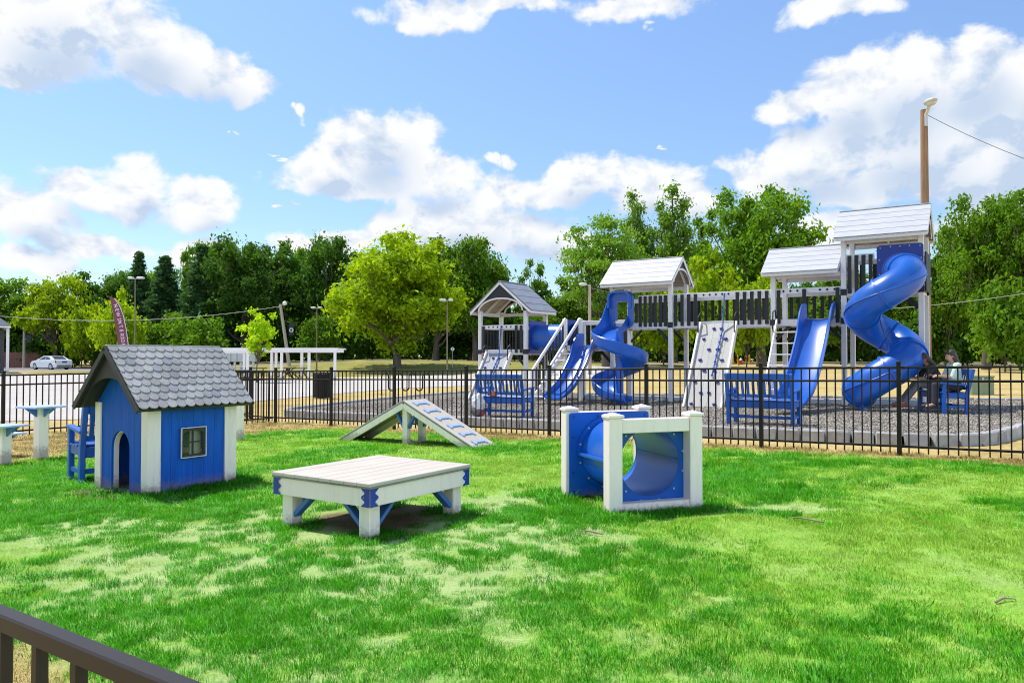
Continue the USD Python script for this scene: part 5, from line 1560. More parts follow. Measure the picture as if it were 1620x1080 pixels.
# ------------------------------------------------------------------ crawl tube on the lawn
ta = math.radians(19.5)
tn = Thing("crawl_tube", "blue dog crawl tube between two white square frames on the lawn", "play tunnel", (0.83, 6.46, 0.03), ta)
Wt, Dt, Ht, pw = 0.92, 1.05, 0.835, 0.125
TRr, tz = 0.315, 0.425
for y, sgn in ((0.0, 1), (Dt - pw, -1)):
    f = tn.part("frame", bb((pw + 0.001, y + 0.012, Ht - 0.135), (Wt - pw - 0.001, y + pw - 0.012, Ht - 0.015), 0.006), M["cream"])
    tn.part("bottom_rail", bb((pw + 0.001, y + 0.012, 0.0), (Wt - pw - 0.001, y + pw - 0.012, 0.10), 0.006), M["cream"], f)
    for x in (0.0, Wt - pw):
        tn.part("post", bb((x, y, -0.08), (x + pw, y + pw, Ht), 0.007), M["cream"], f)
        c = np.array([x + pw / 2, y + pw / 2, Ht])
        h = pw / 2 + 0.010
        vv = np.array([(-h, -h, 0.001), (h, -h, 0.001), (h, h, 0.001), (-h, h, 0.001), (-h, -h, 0.022), (h, -h, 0.022), (h, h, 0.022), (-h, h, 0.022), (0, 0, 0.046)]) + c
        ff = [(0, 2, 1), (0, 3, 2), (0, 1, 5), (0, 5, 4), (1, 2, 6), (1, 6, 5), (2, 3, 7), (2, 7, 6), (3, 0, 4), (3, 4, 7), (4, 5, 8), (5, 6, 8), (6, 7, 8), (7, 4, 8)]
        tn.part("post_cap", (vv, np.array(ff)), M["cream"], f)
    py = y + pw + 0.002 if sgn > 0 else y - 0.022
    sq = sbox(0.03, 0.02, Wt - 0.03, Ht - 0.02).buffer(-0.03).buffer(0.03, 5).difference(Point(Wt / 2, tz).buffer(TRr - 0.018, 40))
    pnl = tn.part("panel", ext(sq, 0.020, frame((0, py + 0.02, 0), (1, 0, 0), (0, 0, 1))), M["blue"])
    faces = (py - 0.003, py + 0.023)
    fl = Point(0, 0).buffer(TRr + 0.045, 40).difference(Point(0, 0).buffer(TRr + 0.001, 40))
    fy_ = py + 0.022 + 0.018 if sgn > 0 else py - 0.002
    tn.part("flange", ext(fl, 0.018, frame((Wt / 2, fy_, tz), (1, 0, 0), (0, 0, 1))), M["blue"], pnl)
    bolts = [(Wt / 2 + (TRr + 0.026) * math.cos(q), tz + (TRr + 0.026) * math.sin(q)) for q in np.arange(12) * PI / 6 + 0.26]
    for bx_, bz_ in bolts:
        for yy in (fy_ - 0.018 - 0.006 if sgn < 0 else py - 0.004,):
            tn.part("bolt", tube([(bx_, yy - 0.004, bz_), (bx_, yy + 0.006, bz_)], 0.009, 8), M["steel"], pnl)
    for bx_ in (0.07, 0.33, 0.59, Wt - 0.07):
        for bz_ in (Ht - 0.055, 0.06):
            tn.part("bolt", tube([(bx_, py - 0.005, bz_), (bx_, py + 0.002, bz_)], 0.012, 8), M["navy"], pnl)
    for bz_ in (0.24, 0.58):
        for bx_ in (0.065, Wt - 0.065):
            tn.part("bolt", tube([(bx_, py - 0.005, bz_), (bx_, py + 0.002, bz_)], 0.012, 8), M["navy"], pnl)
ya, yb = pw + 0.0, Dt - pw
tp = tn.part("tube", join(tube([(Wt / 2, ya, tz), (Wt / 2, yb, tz)], TRr, 56, False), (lambda m: (m[0], m[1][:, ::-1]))(tube([(Wt / 2, ya, tz), (Wt / 2, yb, tz)], TRr - 0.016, 56, False))), M["blue_slide"], smooth=40)
for s in (-1, 1):
    tn.part("seam", bb((Wt / 2 + s * (TRr + 0.024) - 0.022, ya + 0.045, tz - 0.014), (Wt / 2 + s * (TRr + 0.024) + 0.022, yb - 0.045, tz + 0.014), 0.003), M["blue_slide"], tp)
    tn.part("seam", bb((Wt / 2 + s * (TRr - 0.018) - 0.003, ya + 0.01, tz + 0.012), (Wt / 2 + s * (TRr - 0.018) + 0.003, yb - 0.01, tz + 0.018)), M["navy"], tp)

# ------------------------------------------------------------------ dog step tables at the left
for lab, x, y, top, bw in (("tall white post with a pale blue square top, left of the playhouse", -6.84, 11.04, 0.665, 0.60), ("lower white post with a pale blue top cut by the left picture edge", -7.02, 10.5, 0.44, 0.56), ("lowest pale blue topped post behind the one at the left edge", -7.62, 11.35, 0.24, 0.60)):
    z0 = float(terrain(x, y))
    t = Thing("step_table", lab, "table", (x, y, z0), ANG + 0.15)
    h = top - z0
    t.part("post", bb((-0.07, -0.07, -0.06), (0.07, 0.07, h - 0.026), 0.006), M["cream"])
    t.part("table_top", bx((0, 0, h - 0.012), (bw * 0.78, bw * 0.78, 0.026), 0.005), M["pale_blue"])
    for k in range(4):
        a = k * PI / 2
        tri = Polygon([(0.07, 0), (0.07, -0.13), (0.24, 0)])
        R = trimesh.transformations.rotation_matrix(a, [0, 0, 1]) @ frame((0, 0.012, h - 0.026), (1, 0, 0), (0, 0, 1))
        t.part("bracket", ext(tri, 0.024, R), M["brace"])
z0 = float(terrain(-4.82, 13.44))
t = Thing("gate_post", "white post standing by the fence just right of the playhouse roof", "post", (-4.82, 13.44, z0), ANG)
t.part("shaft", bb((-0.055, -0.055, -0.05), (0.055, 0.055, 0.86), 0.006), M["cream"])
t.part("cap", bx((0, 0, 0.875), (0.13, 0.13, 0.028), 0.01), M["cream"])

# ------------------------------------------------------------------ things beyond the fence
def gnd(px, d):
    x, y = at(px, d)
    return x, y, float(terrain(x, y))


def zat(py, d):
    return 1.40 + (562 - py) / 1200 * d


# trash can
x, y, z = gnd(509, 27.5)
t = Thing("trash_can", "round black slatted trash can beyond the fence", "trash can", (x, y, z))
h, r = 0.92, 0.29
t.part("liner", tube([(0, 0, 0.06), (0, 0, h - 0.05)], r - 0.045, 20), M["black"], smooth=40)
for k in range(24):
    a = k / 24 * 2 * PI
    t.part("slat", bx((r * math.cos(a), r * math.sin(a), h / 2 + 0.02), (0.012, 0.05, h - 0.06), 0, trimesh.transformations.rotation_matrix(a, [0, 0, 1])[:3, :3]), M["dark"])
for zz in (0.05, h):
    ring_ = [(r * math.cos(q), r * math.sin(q), zz) for q in np.linspace(0, 2 * PI, 33)]
    t.part("rim", tube(ring_, 0.02, 6, False), M["dark"], smooth=True)
# wave bike rack
x, y, z = gnd(642, 30.0)
t = Thing("bike_rack", "black wave shaped bicycle rack beyond the fence", "bike rack", (x, y, z))
pts = []
for k in range(6):
    xx = -0.95 + k * 0.38
    top = k % 2
    pts += [(xx, 0, 0.25 if top == 0 else 0.60), (xx, 0, 0.72 if top == 0 else 0.60)]
wave = [(-0.95, 0, 0.0), (-0.95, 0, 0.70)]
for k in range(7):
    c = -0.95 + 0.27 * (k + 0.5) + 0.0
    up = k % 2 == 0
    zc = 0.72 if up else 0.30
    sg = 1 if up else -1
    wave += [(c - 0.135 * math.cos(q), 0, zc + sg * 0.135 * math.sin(q)) for q in np.linspace(0.0, PI, 9)]
wave += [(0.94, 0, 0.0)]
t.part("wave_tube", tube(np.array(wave), 0.028, 7), M["dark"], smooth=True)
for xx in (-0.95, 0.94):
    t.part("foot_plate", bx((xx, 0, 0.008), (0.14, 0.14, 0.016), 0.003), M["dark"])
# pergola
PD = 47.0
xa, xb = at(338, PD)[0] - 6.0, at(537, PD)[0]
z = float(terrain((xa + xb) / 2, PD))
zt = zat(550.5, PD)
t = Thing("pergola", "long low white pergola with paired posts beyond the driveway", "pergola", (xb - 4, PD, z))
ox, oy, oz = xb - 4, PD, z
hgt = zt - z
for yy, dx in ((0.0, 0.0), (2.1, 0.9)):
    t.part("beam", bb((xa - ox, yy - 0.05, hgt - 0.27), (xb - ox - 0.2, yy + 0.05, hgt - 0.09), 0.005), M["white"])
for px in (392, 445.5, 489, 536 - 6):
    t.part("post", bb((at(px, PD)[0] - ox - 0.075, -0.075, -0.1), (at(px, PD)[0] - ox + 0.075, 0.075, hgt - 0.272), 0.005), M["white"])
for px in (386.5, 430, 437, 477.5):
    t.part("post", bb((at(px, PD + 2.1)[0] - ox - 0.075, 2.1 - 0.075, -0.1), (at(px, PD + 2.1)[0] - ox + 0.075, 2.1 + 0.075, hgt - 0.272), 0.005), M["white"])
k = 0
xx = xa + 0.2
while xx < xb - 0.05:
    t.part("rafter", bb((xx - ox - 0.022, -0.45, hgt - 0.088), (xx - ox + 0.022, 2.5, hgt), 0.003), M["white"])
    xx += 0.42
t.part("fascia", bb((xa - ox, -0.49, hgt - 0.17), (xb - ox, -0.455, hgt + 0.01), 0.004), M["white"])
# picnic tables under it
pt = None
for px, lb in ((402, "leftmost dark picnic table under the white pergola, below the sapling"), (455, "middle dark picnic table under the white pergola"), (468, "rightmost dark picnic table under the white pergola")):
    x, y, z = gnd(px, 49.5 if px != 455 else 51.0)
    if pt is None:
        pt = Thing("picnic_table", lb, "picnic table", (x, y, z), 0.2, "picnic tables by the pergola")
        pt.part("table_top", bb((-0.8, -0.35, 0.70), (0.8, 0.35, 0.75), 0.01), M["dark"])
        for sgn in (-1, 1):
            pt.part("bench_seat", bb((-0.8, sgn * 0.62 - 0.13, 0.42), (0.8, sgn * 0.62 + 0.13, 0.46), 0.01), M["dark"])
            pt.part("leg", join(bar((sgn * 0.55, -0.6, 0.0), (sgn * 0.55, 0.25, 0.70), 0.05, 0.06), bar((sgn * 0.55, 0.6, 0.0), (sgn * 0.55 + 0.051, -0.25, 0.70), 0.05, 0.06)), M["dark"])
    else:
        copy_thing(pt, "picnic_table", lb, (x, y, z), 0.1 * px, "picnic tables by the pergola")
# cluster mailboxes
x, y, z = gnd(372, 62.0)
t = Thing("mailbox_cluster", "row of pale grey cluster mailboxes behind the pergola", "mailboxes", (x, y, z))
zb_, zt_ = zat(572, 62) - z, zat(558, 62) - z
for k in range(6):
    a = -1.25 + k * 0.5
    m_ = t.part("box_unit", bb((a, -0.22, zb_), (a + 0.47, 0.22, zt_), 0.02), M["mailbox"])
    for i in range(2):
        t.part("door", bb((a + 0.03 + i * 0.22, -0.232, zb_ + 0.04), (a + 0.215 + i * 0.22, -0.222, zt_ - 0.04)), M["steel"], m_)
    t.part("pedestal", bb((a + 0.16, -0.08, -0.05), (a + 0.31, 0.08, zb_ - 0.001)), M["lampgrey"])


def lamp_post(label, px, d, topy, heads, r=0.055):
    x, y, z = gnd(px, d)
    t = Thing("street_lamp", label, "street lamp", (x, y, z))
    h = zat(topy, d) - z
    t.part("pole", tube([(0, 0, -0.1), (0, 0, h * 0.5), (0, 0, h)], [r * 1.3, r, r * 0.8], 8), M["lamppost"], smooth=40)
    t.part("base_plate", tube([(0, 0, -0.02), (0, 0, 0.12)], r * 2.6, 10), M["lamppost"], smooth=40)
    for a0, a1 in heads:
        arm = t.part("arm", bar((0, 0, h - 0.08), (a0 * 0.9, 0.0, h + 0.02), 0.05, 0.05), M["lampgrey"])
        t.part("lamp_head", bx(((a0 + a1) / 2, 0, h + 0.03), (abs(a1 - a0), 0.34, 0.16), 0.05), M["lampgrey"], arm)
    return t


lamp_post("tall thin lamp post right of the big bright tree", 707.5, 58.0, 475, ((0.1, 0.45), (-0.1, -0.6)))
lamp_post("thin lamp post between the leaning pole and the bright tree", 501, 64.0, 487, ((0.1, 0.45), (-0.1, -0.5)))
lamp_post("tall lamp post with twin heads behind the maroon flag", 213, 60.0, 440, ((0.15, 0.7), (-0.15, -0.55)))
x, y, z = gnd(933, 55.0)
t = Thing("street_lamp", "wooden lamp post behind the short slide, lamp pointing left", "street lamp", (x, y, z))
h = zat(450, 55) - z
t.part("pole", tube([(0, 0, -0.1), (0, 0, h)], [0.14, 0.10], 10), M["greywood"], smooth=40)
ar = t.part("arm", bar((0, 0, h - 0.1), (-0.35, 0, h + 0.05), 0.05, 0.05), M["steel"])
t.part("lamp_head", blob((-0.48, 0, h + 0.03), (0.30, 0.16, 0.12), 3, 0.06), M["lampgrey"], ar, smooth=True)

# leaning pole with a lamp
x0_, y0_, z0_ = gnd(457.5, 70.0)
xt_ = at(443, 70.0)[0]
t = Thing("utility_pole", "weathered wooden pole leaning to the left with a white lamp", "utility pole", (x0_, y0_, z0_))
h = zat(481, 70) - z0_
top_l = (xt_ - x0_, 0, h)
t.part("pole", tube([(0.05, 0, -0.2), top_l], [0.17, 0.12], 10), M["greywood"], smooth=40)
t.part("lamp_head", blob((top_l[0] + 0.42, 0, h + 0.08), (0.20, 0.20, 0.20), 5, 0.05), M["white"], smooth=True)
t.part("arm", bar((top_l[0], 0, h - 0.15), (top_l[0] + 0.3, 0, h + 0.02), 0.05, 0.05), M["steel"])
sg_ = t.part("sign_plate", bb((0.02, -0.19, zat(530, 70) - z0_), (0.02 + 0.45, -0.175, zat(510, 70) - z0_)), M["black"])
t.part("sign_ring", (lambda e: e)(ext(Point(0, 0).buffer(0.19, 20).difference(Point(0, 0).buffer(0.12, 20)), 0.012, frame((0.245, -0.192, zat(522, 70) - z0_), (1, 0, 0), (0, 0, 1)))), M["letter"], sg_)
pole_top = np.array([x0_ + top_l[0], y0_, z0_ + h - 0.2])

# tall utility pole at the right
x, y, z = gnd(1465.5, 27.0)
t = Thing("utility_pole", "tall brown wooden utility pole rising behind the tallest tower", "utility pole", (x, y, z))
h = zat(172, 27) - z
t.part("pole", tube([(0, 0, -0.2), (0, 0, h * 0.5), (0, 0, h)], [0.17, 0.145, 0.118], 16), M["polewood"], smooth=40)
hd = t.part("lamp_head", join(*[blob((0.0, -0.42, h + 0.16), (0.19, 0.30, 0.11), 2, 0.05)]), M["lamp"], smooth=True)
t.part("lens", blob((0.0, -0.46, h + 0.08), (0.15, 0.22, 0.07), 6, 0.04), M["lampgrey"], hd, smooth=True)
t.part("arm", bar((0, -0.1, h - 0.25), (0, -0.42, h + 0.12), 0.09, 0.07, 0.01), M["lamp"], hd)
t.part("bracket", bb((-0.05, -0.17, h - 0.62), (0.05, -0.115, h - 0.15), 0.01), M["lampgrey"], hd)
pt_r = np.array([x + 0.12, y, zat(180, 27)])


def wire(label, a, b, sag, r, m):
    a, b = np.array(a, float), np.array(b, float)
    P_ = [a + (b - a) * q - np.array([0, 0, sag * 4 * q * (1 - q)]) for q in np.linspace(0, 1, 24)]
    single("overhead_wire", tube(np.array(P_), r, 5), m, label, "cable", smooth=True)


bx1 = at(1640, 24.0)
wire("dark cable running down to the right from the tall pole's top", pt_r, (bx1[0] + 1.0, bx1[1], zat(273, 24.0)), 0.12, 0.009, M["wire"])
c1, c2 = at(1330, 33.0), at(1660, 31.0)
wire("pale cable crossing behind the tallest tower towards the right edge", (*c1, zat(492, 33.0)), (*c2, zat(458, 31.0)), 0.15, 0.012, M["wirepale"])
c1 = at(-60, 66.0)
wire("thin pale cable in front of the woods at the left, ending at the leaning pole", (*c1, zat(494, 66.0)), pole_top, 1.0, 0.022, M["wirepale"])
c1, c2 = at(760, 60.0), at(930, 55.0)
wire("thin cable from the wooden lamp post to the left behind the small tower", (*at(1010, 60), zat(462, 60)), (*at(934, 55.0), zat(455, 55)), 0.2, 0.012, M["wirepale"])

# feather flag
FD = 40.0
x, y, z = gnd(206, FD)
t = Thing("feather_flag", "maroon feather flag with white lettering above the playhouse roof", "flag", (x, y, z))
k_ = FD / 1200
edge_l = [(172, 468), (175, 479), (179, 498), (183, 520), (187, 545), (190, 570), (193, 592)]
edge_r = [(208, 592), (205.5, 570), (202.5, 545), (199, 520), (194, 498), (188, 483), (180, 472)]
pl = Polygon([((a - 206) * k_, zat(b, FD) - z) for a, b in edge_l + edge_r])
fv, ff = ext(pl, 0.006, frame((0, 0.003, 0), (1, 0, 0), (0, 0, 1)))
cl = t.part("cloth", (fv, ff), M["flag"])
pole_pts = [((a - 206) * k_ + 0.01, 0, zat(b, FD) - z) for a, b in edge_r[::-1]]
t.part("pole", tube([(0.12, 0, -0.05)] + [(0.09, 0, 0.7)] + pole_pts[::-1][0:] , 0.018, 6), M["lampgrey"], smooth=True)
t.part("ground_stake", tube([(0.12, 0, -0.1), (0.12, 0, 0.35)], 0.03, 8), M["dark"])
txt = "NEW INTERIORS"
yy0, yy1 = 480.0, 556.0
adv, total = [], 0.0
from PIL import ImageFont
for ch in txt:
    w_ = 0.45 if ch == " " else (0.34 if ch == "I" else 0.95)
    adv.append((total, w_))
    total += w_
cen = lambda py: (np.interp(py, [b for a, b in edge_l], [a for a, b in edge_l]) + np.interp(py, [b for a, b in edge_r[::-1]], [a for a, b in edge_r[::-1]])) / 2
for ch, (o_, w_) in zip(txt, adv):
    if ch == " ":
        continue
    py = yy0 + (o_ + w_ / 2) / total * (yy1 - yy0)
    px = cen(py) + 0.6
    ang = math.atan2(cen(py + 2) - cen(py - 2), 4.0)
    lm = meshkit.text_mesh(ch, 5.4 * k_, 0.004)
    c = (lm.bounds[0] + lm.bounds[1]) / 2
    lm.apply_translation((-c[0], -c[1], 0))
    th = -PI / 2 + ang
    xd, yd = np.array([math.cos(th), 0, math.sin(th)]), np.array([-math.sin(th), 0, math.cos(th)])
    lm.apply_transform(frame(((px - 206) * k_, -0.004, zat(py, FD) - z), xd, yd))
    t.part("letter", lm, M["letter"], cl)

# parked white car
cx, cy, cz = gnd(81, 80.0)
ca = math.radians(151.0)
t = Thing("parked_car", "white four door sedan on the road at the left, seen from behind", "car", (cx, cy, cz + 0.015), ca)
# local: +x forward
side = Polygon([(-2.38, 0.36), (-2.42, 0.62), (-2.36, 0.98), (-2.25, 1.05), (-1.72, 1.08), (-1.05, 1.40), (-0.45, 1.46), (0.10, 1.43), (0.95, 1.02), (2.05, 0.86), (2.36, 0.66), (2.42, 0.38), (2.30, 0.24), (-2.25, 0.22)]).buffer(-0.05).buffer(0.05, 4)
for xx in (-1.45, 1.42):
    side = side.difference(Point(xx, 0.33).buffer(0.37, 16))
cs = m3.CrossSection([np.array(side.exterior.coords)[:-1]], m3.FillRule.EvenOdd)
bod = m3.Manifold.extrude(cs, 1.82).rotate((90, 0, 0)).translate((0, 0.91, 0))
me = bod.refine_to_length(0.12).to_mesh()
bv, bf = np.array(me.vert_properties[:, :3], float), np.array(me.tri_verts)
tw = 1 - 0.20 * sstep(0.85, 1.45, bv[:, 2]) - 0.10 * sstep(1.5, 2.42, np.abs(bv[:, 0])) - 0.03 * sstep(0.6, 0.2, bv[:, 2])
bv[:, 1] *= tw
body = t.part("body", (bv, bf), M["carpaint"], smooth=35)


def carw(x, z):
    return 0.91 * (1 - 0.20 * float(sstep(0.85, 1.45, z)) - 0.10 * float(sstep(1.5, 2.42, abs(x))))


for s in (-1, 1):
    for pts_ in ([(-1.42, 1.05), (-1.0, 1.30), (-0.48, 1.36), (-0.48, 1.04)], [(-0.42, 1.04), (-0.42, 1.36), (0.08, 1.34), (0.70, 1.03)]):
        vv = np.array([(a, s * (carw(a, b) + 0.004), b) for a, b in pts_] + [(a, s * (carw(a, b) - 0.02), b) for a, b in pts_])
        t.part("side_window", trimesh.convex.convex_hull(vv), M["glass"], body)
    t.part("tail_lamp", trimesh.convex.convex_hull(np.array([(-2.30, s * 0.86, 0.97), (-2.34, s * 0.70, 0.97), (-2.42, s * 0.70, 0.66), (-2.39, s * 0.86, 0.68), (-2.16, s * 0.87, 0.95), (-2.2, s * 0.87, 0.70)]) * (1, 0.985, 1)), M["red"], body)
    t.part("mirror", bx((0.55, s * 0.98, 1.06), (0.18, 0.16, 0.12), 0.03), M["carpaint"], body)
    t.part("exhaust", tube([(-2.42, s * 0.45, 0.30), (-2.2, s * 0.45, 0.30)], 0.05, 10), M["steel"], body)
    for xx in (-0.45, 0.62):
        t.part("door_handle", bx((xx - 0.15, s * (carw(xx, 0.92) + 0.012), 0.90), (0.2, 0.02, 0.03), 0.005), M["carpaint"], body)
    for xx in (-1.45, 1.42):
        wv = t.part("wheel", tube([(xx, s * 0.66, 0.33), (xx, s * 0.885, 0.33)], 0.33, 24), M["tyre"], smooth=40)
        t.part("rim", tube([(xx, s * 0.886, 0.33), (xx, s * 0.895, 0.33)], 0.23, 20), M["steel"], wv, smooth=40)
rw_ = np.array([(-1.70, 0.62, 1.10), (-1.70, -0.62, 1.10), (-1.10, 0.55, 1.385), (-1.10, -0.55, 1.385)])
t.part("rear_window", trimesh.convex.convex_hull(np.vstack([rw_ + (-0.012, 0, 0.02), rw_ + (0.03, 0, -0.04)])), M["glass"], body)
ws_ = np.array([(0.88, 0.66, 1.06), (0.88, -0.66, 1.06), (0.16, 0.56, 1.40), (0.16, -0.56, 1.40)])
t.part("windscreen", trimesh.convex.convex_hull(np.vstack([ws_ + (0.02, 0, 0.02), ws_ + (-0.03, 0, -0.04)])), M["glass"], body)
t.part("number_plate", bx((-2.415, 0, 0.80), (0.02, 0.52, 0.14), 0.003), M["plate"], body)
t.part("bumper", bx((-2.40, 0, 0.40), (0.07, 1.5, 0.14), 0.02), M["greycloth"], body)

# board fence and porch at the far left
x0_, y0_, z0_ = gnd(-30, 93.5)
x1_ = at(71, 93.5)[0]
t = Thing("board_fence", "red brown board fence behind the white car", "fence", (x0_, y0_, z0_))
hb = zat(557, 93.5) - z0_
nbd = int((x1_ - x0_) / 0.32)
for k in range(nbd):
    t.part("fence_board", bb((k * 0.32 + 0.006, -0.012, 0), (k * 0.32 + 0.314, 0.012, hb + 0.02 * math.sin(k * 2.1))), M["boards"])
for zz in (0.4, hb - 0.3):
    t.part("rail", bb((0, 0.014, zz), (x1_ - x0_, 0.06, zz + 0.09)), M["boards"])
PDx = 64.0
x, y, z = gnd(-24, PDx)
t = Thing("porch_building", "corner of a dark house with a white porch post at the left edge", "building", (x, y, z), math.radians(37))
kx = PDx / 1200
hp = zat(518, PDx) - z
t.part("wall", bb((-4.0, 0.8, 0), (24 * kx + 0.12, 6.0, hp - 0.1)), M["siding"])
t.part("window", bb((24 * kx - 0.85, 0.77, 1.0), (24 * kx - 0.15, 0.798, 2.2)), M["glass"])
t.part("post", bb((30 * kx - 0.11, -0.11, 0), (30 * kx + 0.11, 0.11, hp), 0.01), M["white"])
rr = Polygon([(-6.5, 0.0), (33.5 * kx, 0.0), (33.0 * kx, 0.16), (26 * kx, 0.55), (-1.0, 2.2), (-6.5, 2.2)])
t.part("roof", ext(rr, 7.2, frame((0, 6.6, hp), (1, 0, 0), (0, 0, 1))), M["roofgrey"])
t.part("gutter", bb((-6.5, -0.72, hp - 0.001), (33.5 * kx, -0.605, hp + 0.12), 0.01), M["white"])

# hydrant and yellow bollards
HD = 76.0
x, y, z = gnd(1172, HD)
t = Thing("fire_hydrant", "red fire hydrant with a white cap between yellow bollards", "hydrant", (x, y, z))
t.part("barrel", tube([(0, 0, 0), (0, 0, 0.08), (0, 0, 0.081), (0, 0, 0.42)], [0.20, 0.20, 0.13, 0.13], 12), M["hydrant_red"], smooth=40)
t.part("bonnet", tube([(0, 0, 0.42), (0, 0, 0.52), (0, 0, 0.60), (0, 0, 0.66)], [0.15, 0.14, 0.07, 0.03], 12), M["white"], smooth=40)
t.part("nozzle", join(tube([(-0.24, 0, 0.34), (0.24, 0, 0.34)], 0.06, 8), tube([(0, -0.22, 0.30), (0, 0, 0.30)], 0.075, 8)), M["hydrant_red"], smooth=40)
bol = None
for k, px in enumerate((1159.5, 1167, 1181, 1185.5)):
    x, y, z = gnd(px, HD + (0.6 if k % 2 else -0.3))
    lb = ["leftmost of the four yellow bollards by the red hydrant", "yellow bollard touching the left side of the red hydrant", "yellow bollard just right of the red hydrant", "rightmost of the four yellow bollards by the red hydrant"][k]
    if bol is None:
        bol = Thing("bollard", lb, "bollard", (x, y, z), 0, "yellow bollards round the hydrant")
        bol.part("post", tube([(0, 0, -0.05), (0, 0, 0.93)], 0.075, 12), M["yellow"], smooth=40)
        bol.part("dome_cap", tube([(0, 0, 0.93), (0, 0, 0.97), (0, 0, 0.99)], [0.075, 0.055, 0.02], 12), M["yellow"], smooth=40)
    else:
        copy_thing(bol, "bollard", lb, (x, y, z), 0, "yellow bollards round the hydrant")
# utility cabinet
x, y, z = gnd(1550, 26.0)
t = Thing("utility_cabinet", "dull green utility cabinet on the dry grass behind the right bench", "utility box", (x, y, z), ANG * 0.5)
t.part("cabinet", bb((-0.34, -0.30, -0.05), (0.34, 0.30, 0.60), 0.02), M["box_green"])
t.part("lid", bb((-0.36, -0.32, 0.601), (0.36, 0.32, 0.655), 0.02), M["box_green"])
t.part("hasp", bb((-0.03, -0.335, 0.50), (0.03, -0.305, 0.60)), M["steel"])
# small road signs
for lab, px, py, d, rad in (("small round white sign by the tree trunk right of the thin lamp post", 716, 552, 66.0, 0.16),):
    x, y, z = gnd(px, d)
    t = Thing("road_sign", lab, "sign", (x, y, z))
    hz_ = zat(py, d) - z
    t.part("post", tube([(0, 0, -0.1), (0, 0, hz_ + rad)], 0.025, 6), M["lampgrey"])
    t.part("plate", tube([(0, -0.035, hz_), (0, -0.028, hz_)], rad, 20), M["letter"])
    t.part("symbol", bb((-0.03, -0.042, hz_ - 0.09), (0.02, -0.0355, hz_ + 0.09)), M["dark"])
x, y, z = gnd(38, 92.0)
t = Thing("utility_pole", "slim grey wooden pole in front of the trees at the far left", "utility pole", (x, y, z))
t.part("pole", tube([(0, 0, -0.2), (0, 0, zat(508, 92) - z)], [0.17, 0.12], 8), M["greywood"], smooth=40)
pp_ = t.part("sign_plate", bb((0.35, -0.2, zat(542, 92) - z), (0.95, -0.185, zat(530, 92) - z)), M["black"])
t.part("sign_bracket", bar((0.0, -0.17, zat(536, 92) - z), (0.6, -0.17, zat(536, 92) - z), 0.03, 0.04), M["steel"], pp_)

# ------------------------------------------------------------------ trees
def leaves(r, centers, radii, n, size, flat=1.0, droop=0.0, elong=1.5):
    """leaf sized faces scattered in clumps; returns one mesh"""
    k = r.integers(0, len(centers), n)
    g = r.normal(0, 1, (n, 3))
    g /= np.linalg.norm(g, axis=1, keepdims=True)
    q = g * (r.random((n, 1)) ** 0.45) * radii[k][:, None] * np.where(r.random((n, 1)) < 0.28, 1.75, 1.0)
    q[:, 2] *= flat
    c = centers[k] + q
    nrm = r.normal(0, 1, (n, 3)) * 0.75 + q / np.maximum(radii[k][:, None], 1e-6) * 0.8 + np.array([0, 0, 0.55])
    nrm /= np.linalg.norm(nrm, axis=1, keepdims=True)
    t = np.cross(nrm, r.normal(0, 1, (n, 3)))
    t /= np.linalg.norm(t, axis=1, keepdims=True)
    b = np.cross(nrm, t)
    sz = size * r.uniform(0.6, 1.3, (n, 1))
    a0, a1 = c - t * sz * elong / 2, c + t * sz * elong / 2 - np.array([0, 0, 1]) * droop * sz
    m0 = c + b * sz * 0.42 + nrm * sz * 0.10
    m1 = c - b * sz * 0.42 + nrm * sz * 0.10
    v = np.stack([a0, m0, a1, m1], 1).reshape(-1, 3)
    i = np.arange(n)[:, None] * 4
    f = np.concatenate([i + [0, 1, 2], i + [0, 2, 3]])
    return v, f


def limb(r, a, b, r0, r1, wob=0.05):
    a, b = np.array(a, float), np.array(b, float)
    L_ = np.linalg.norm(b - a)
    n = 6
    P_ = [a + (b - a) * q + r.normal(0, wob * L_, 3) * math.sin(PI * q) for q in np.linspace(0, 1, n)]
    return tube(np.array(P_), np.linspace(r0, r1, n), 6)


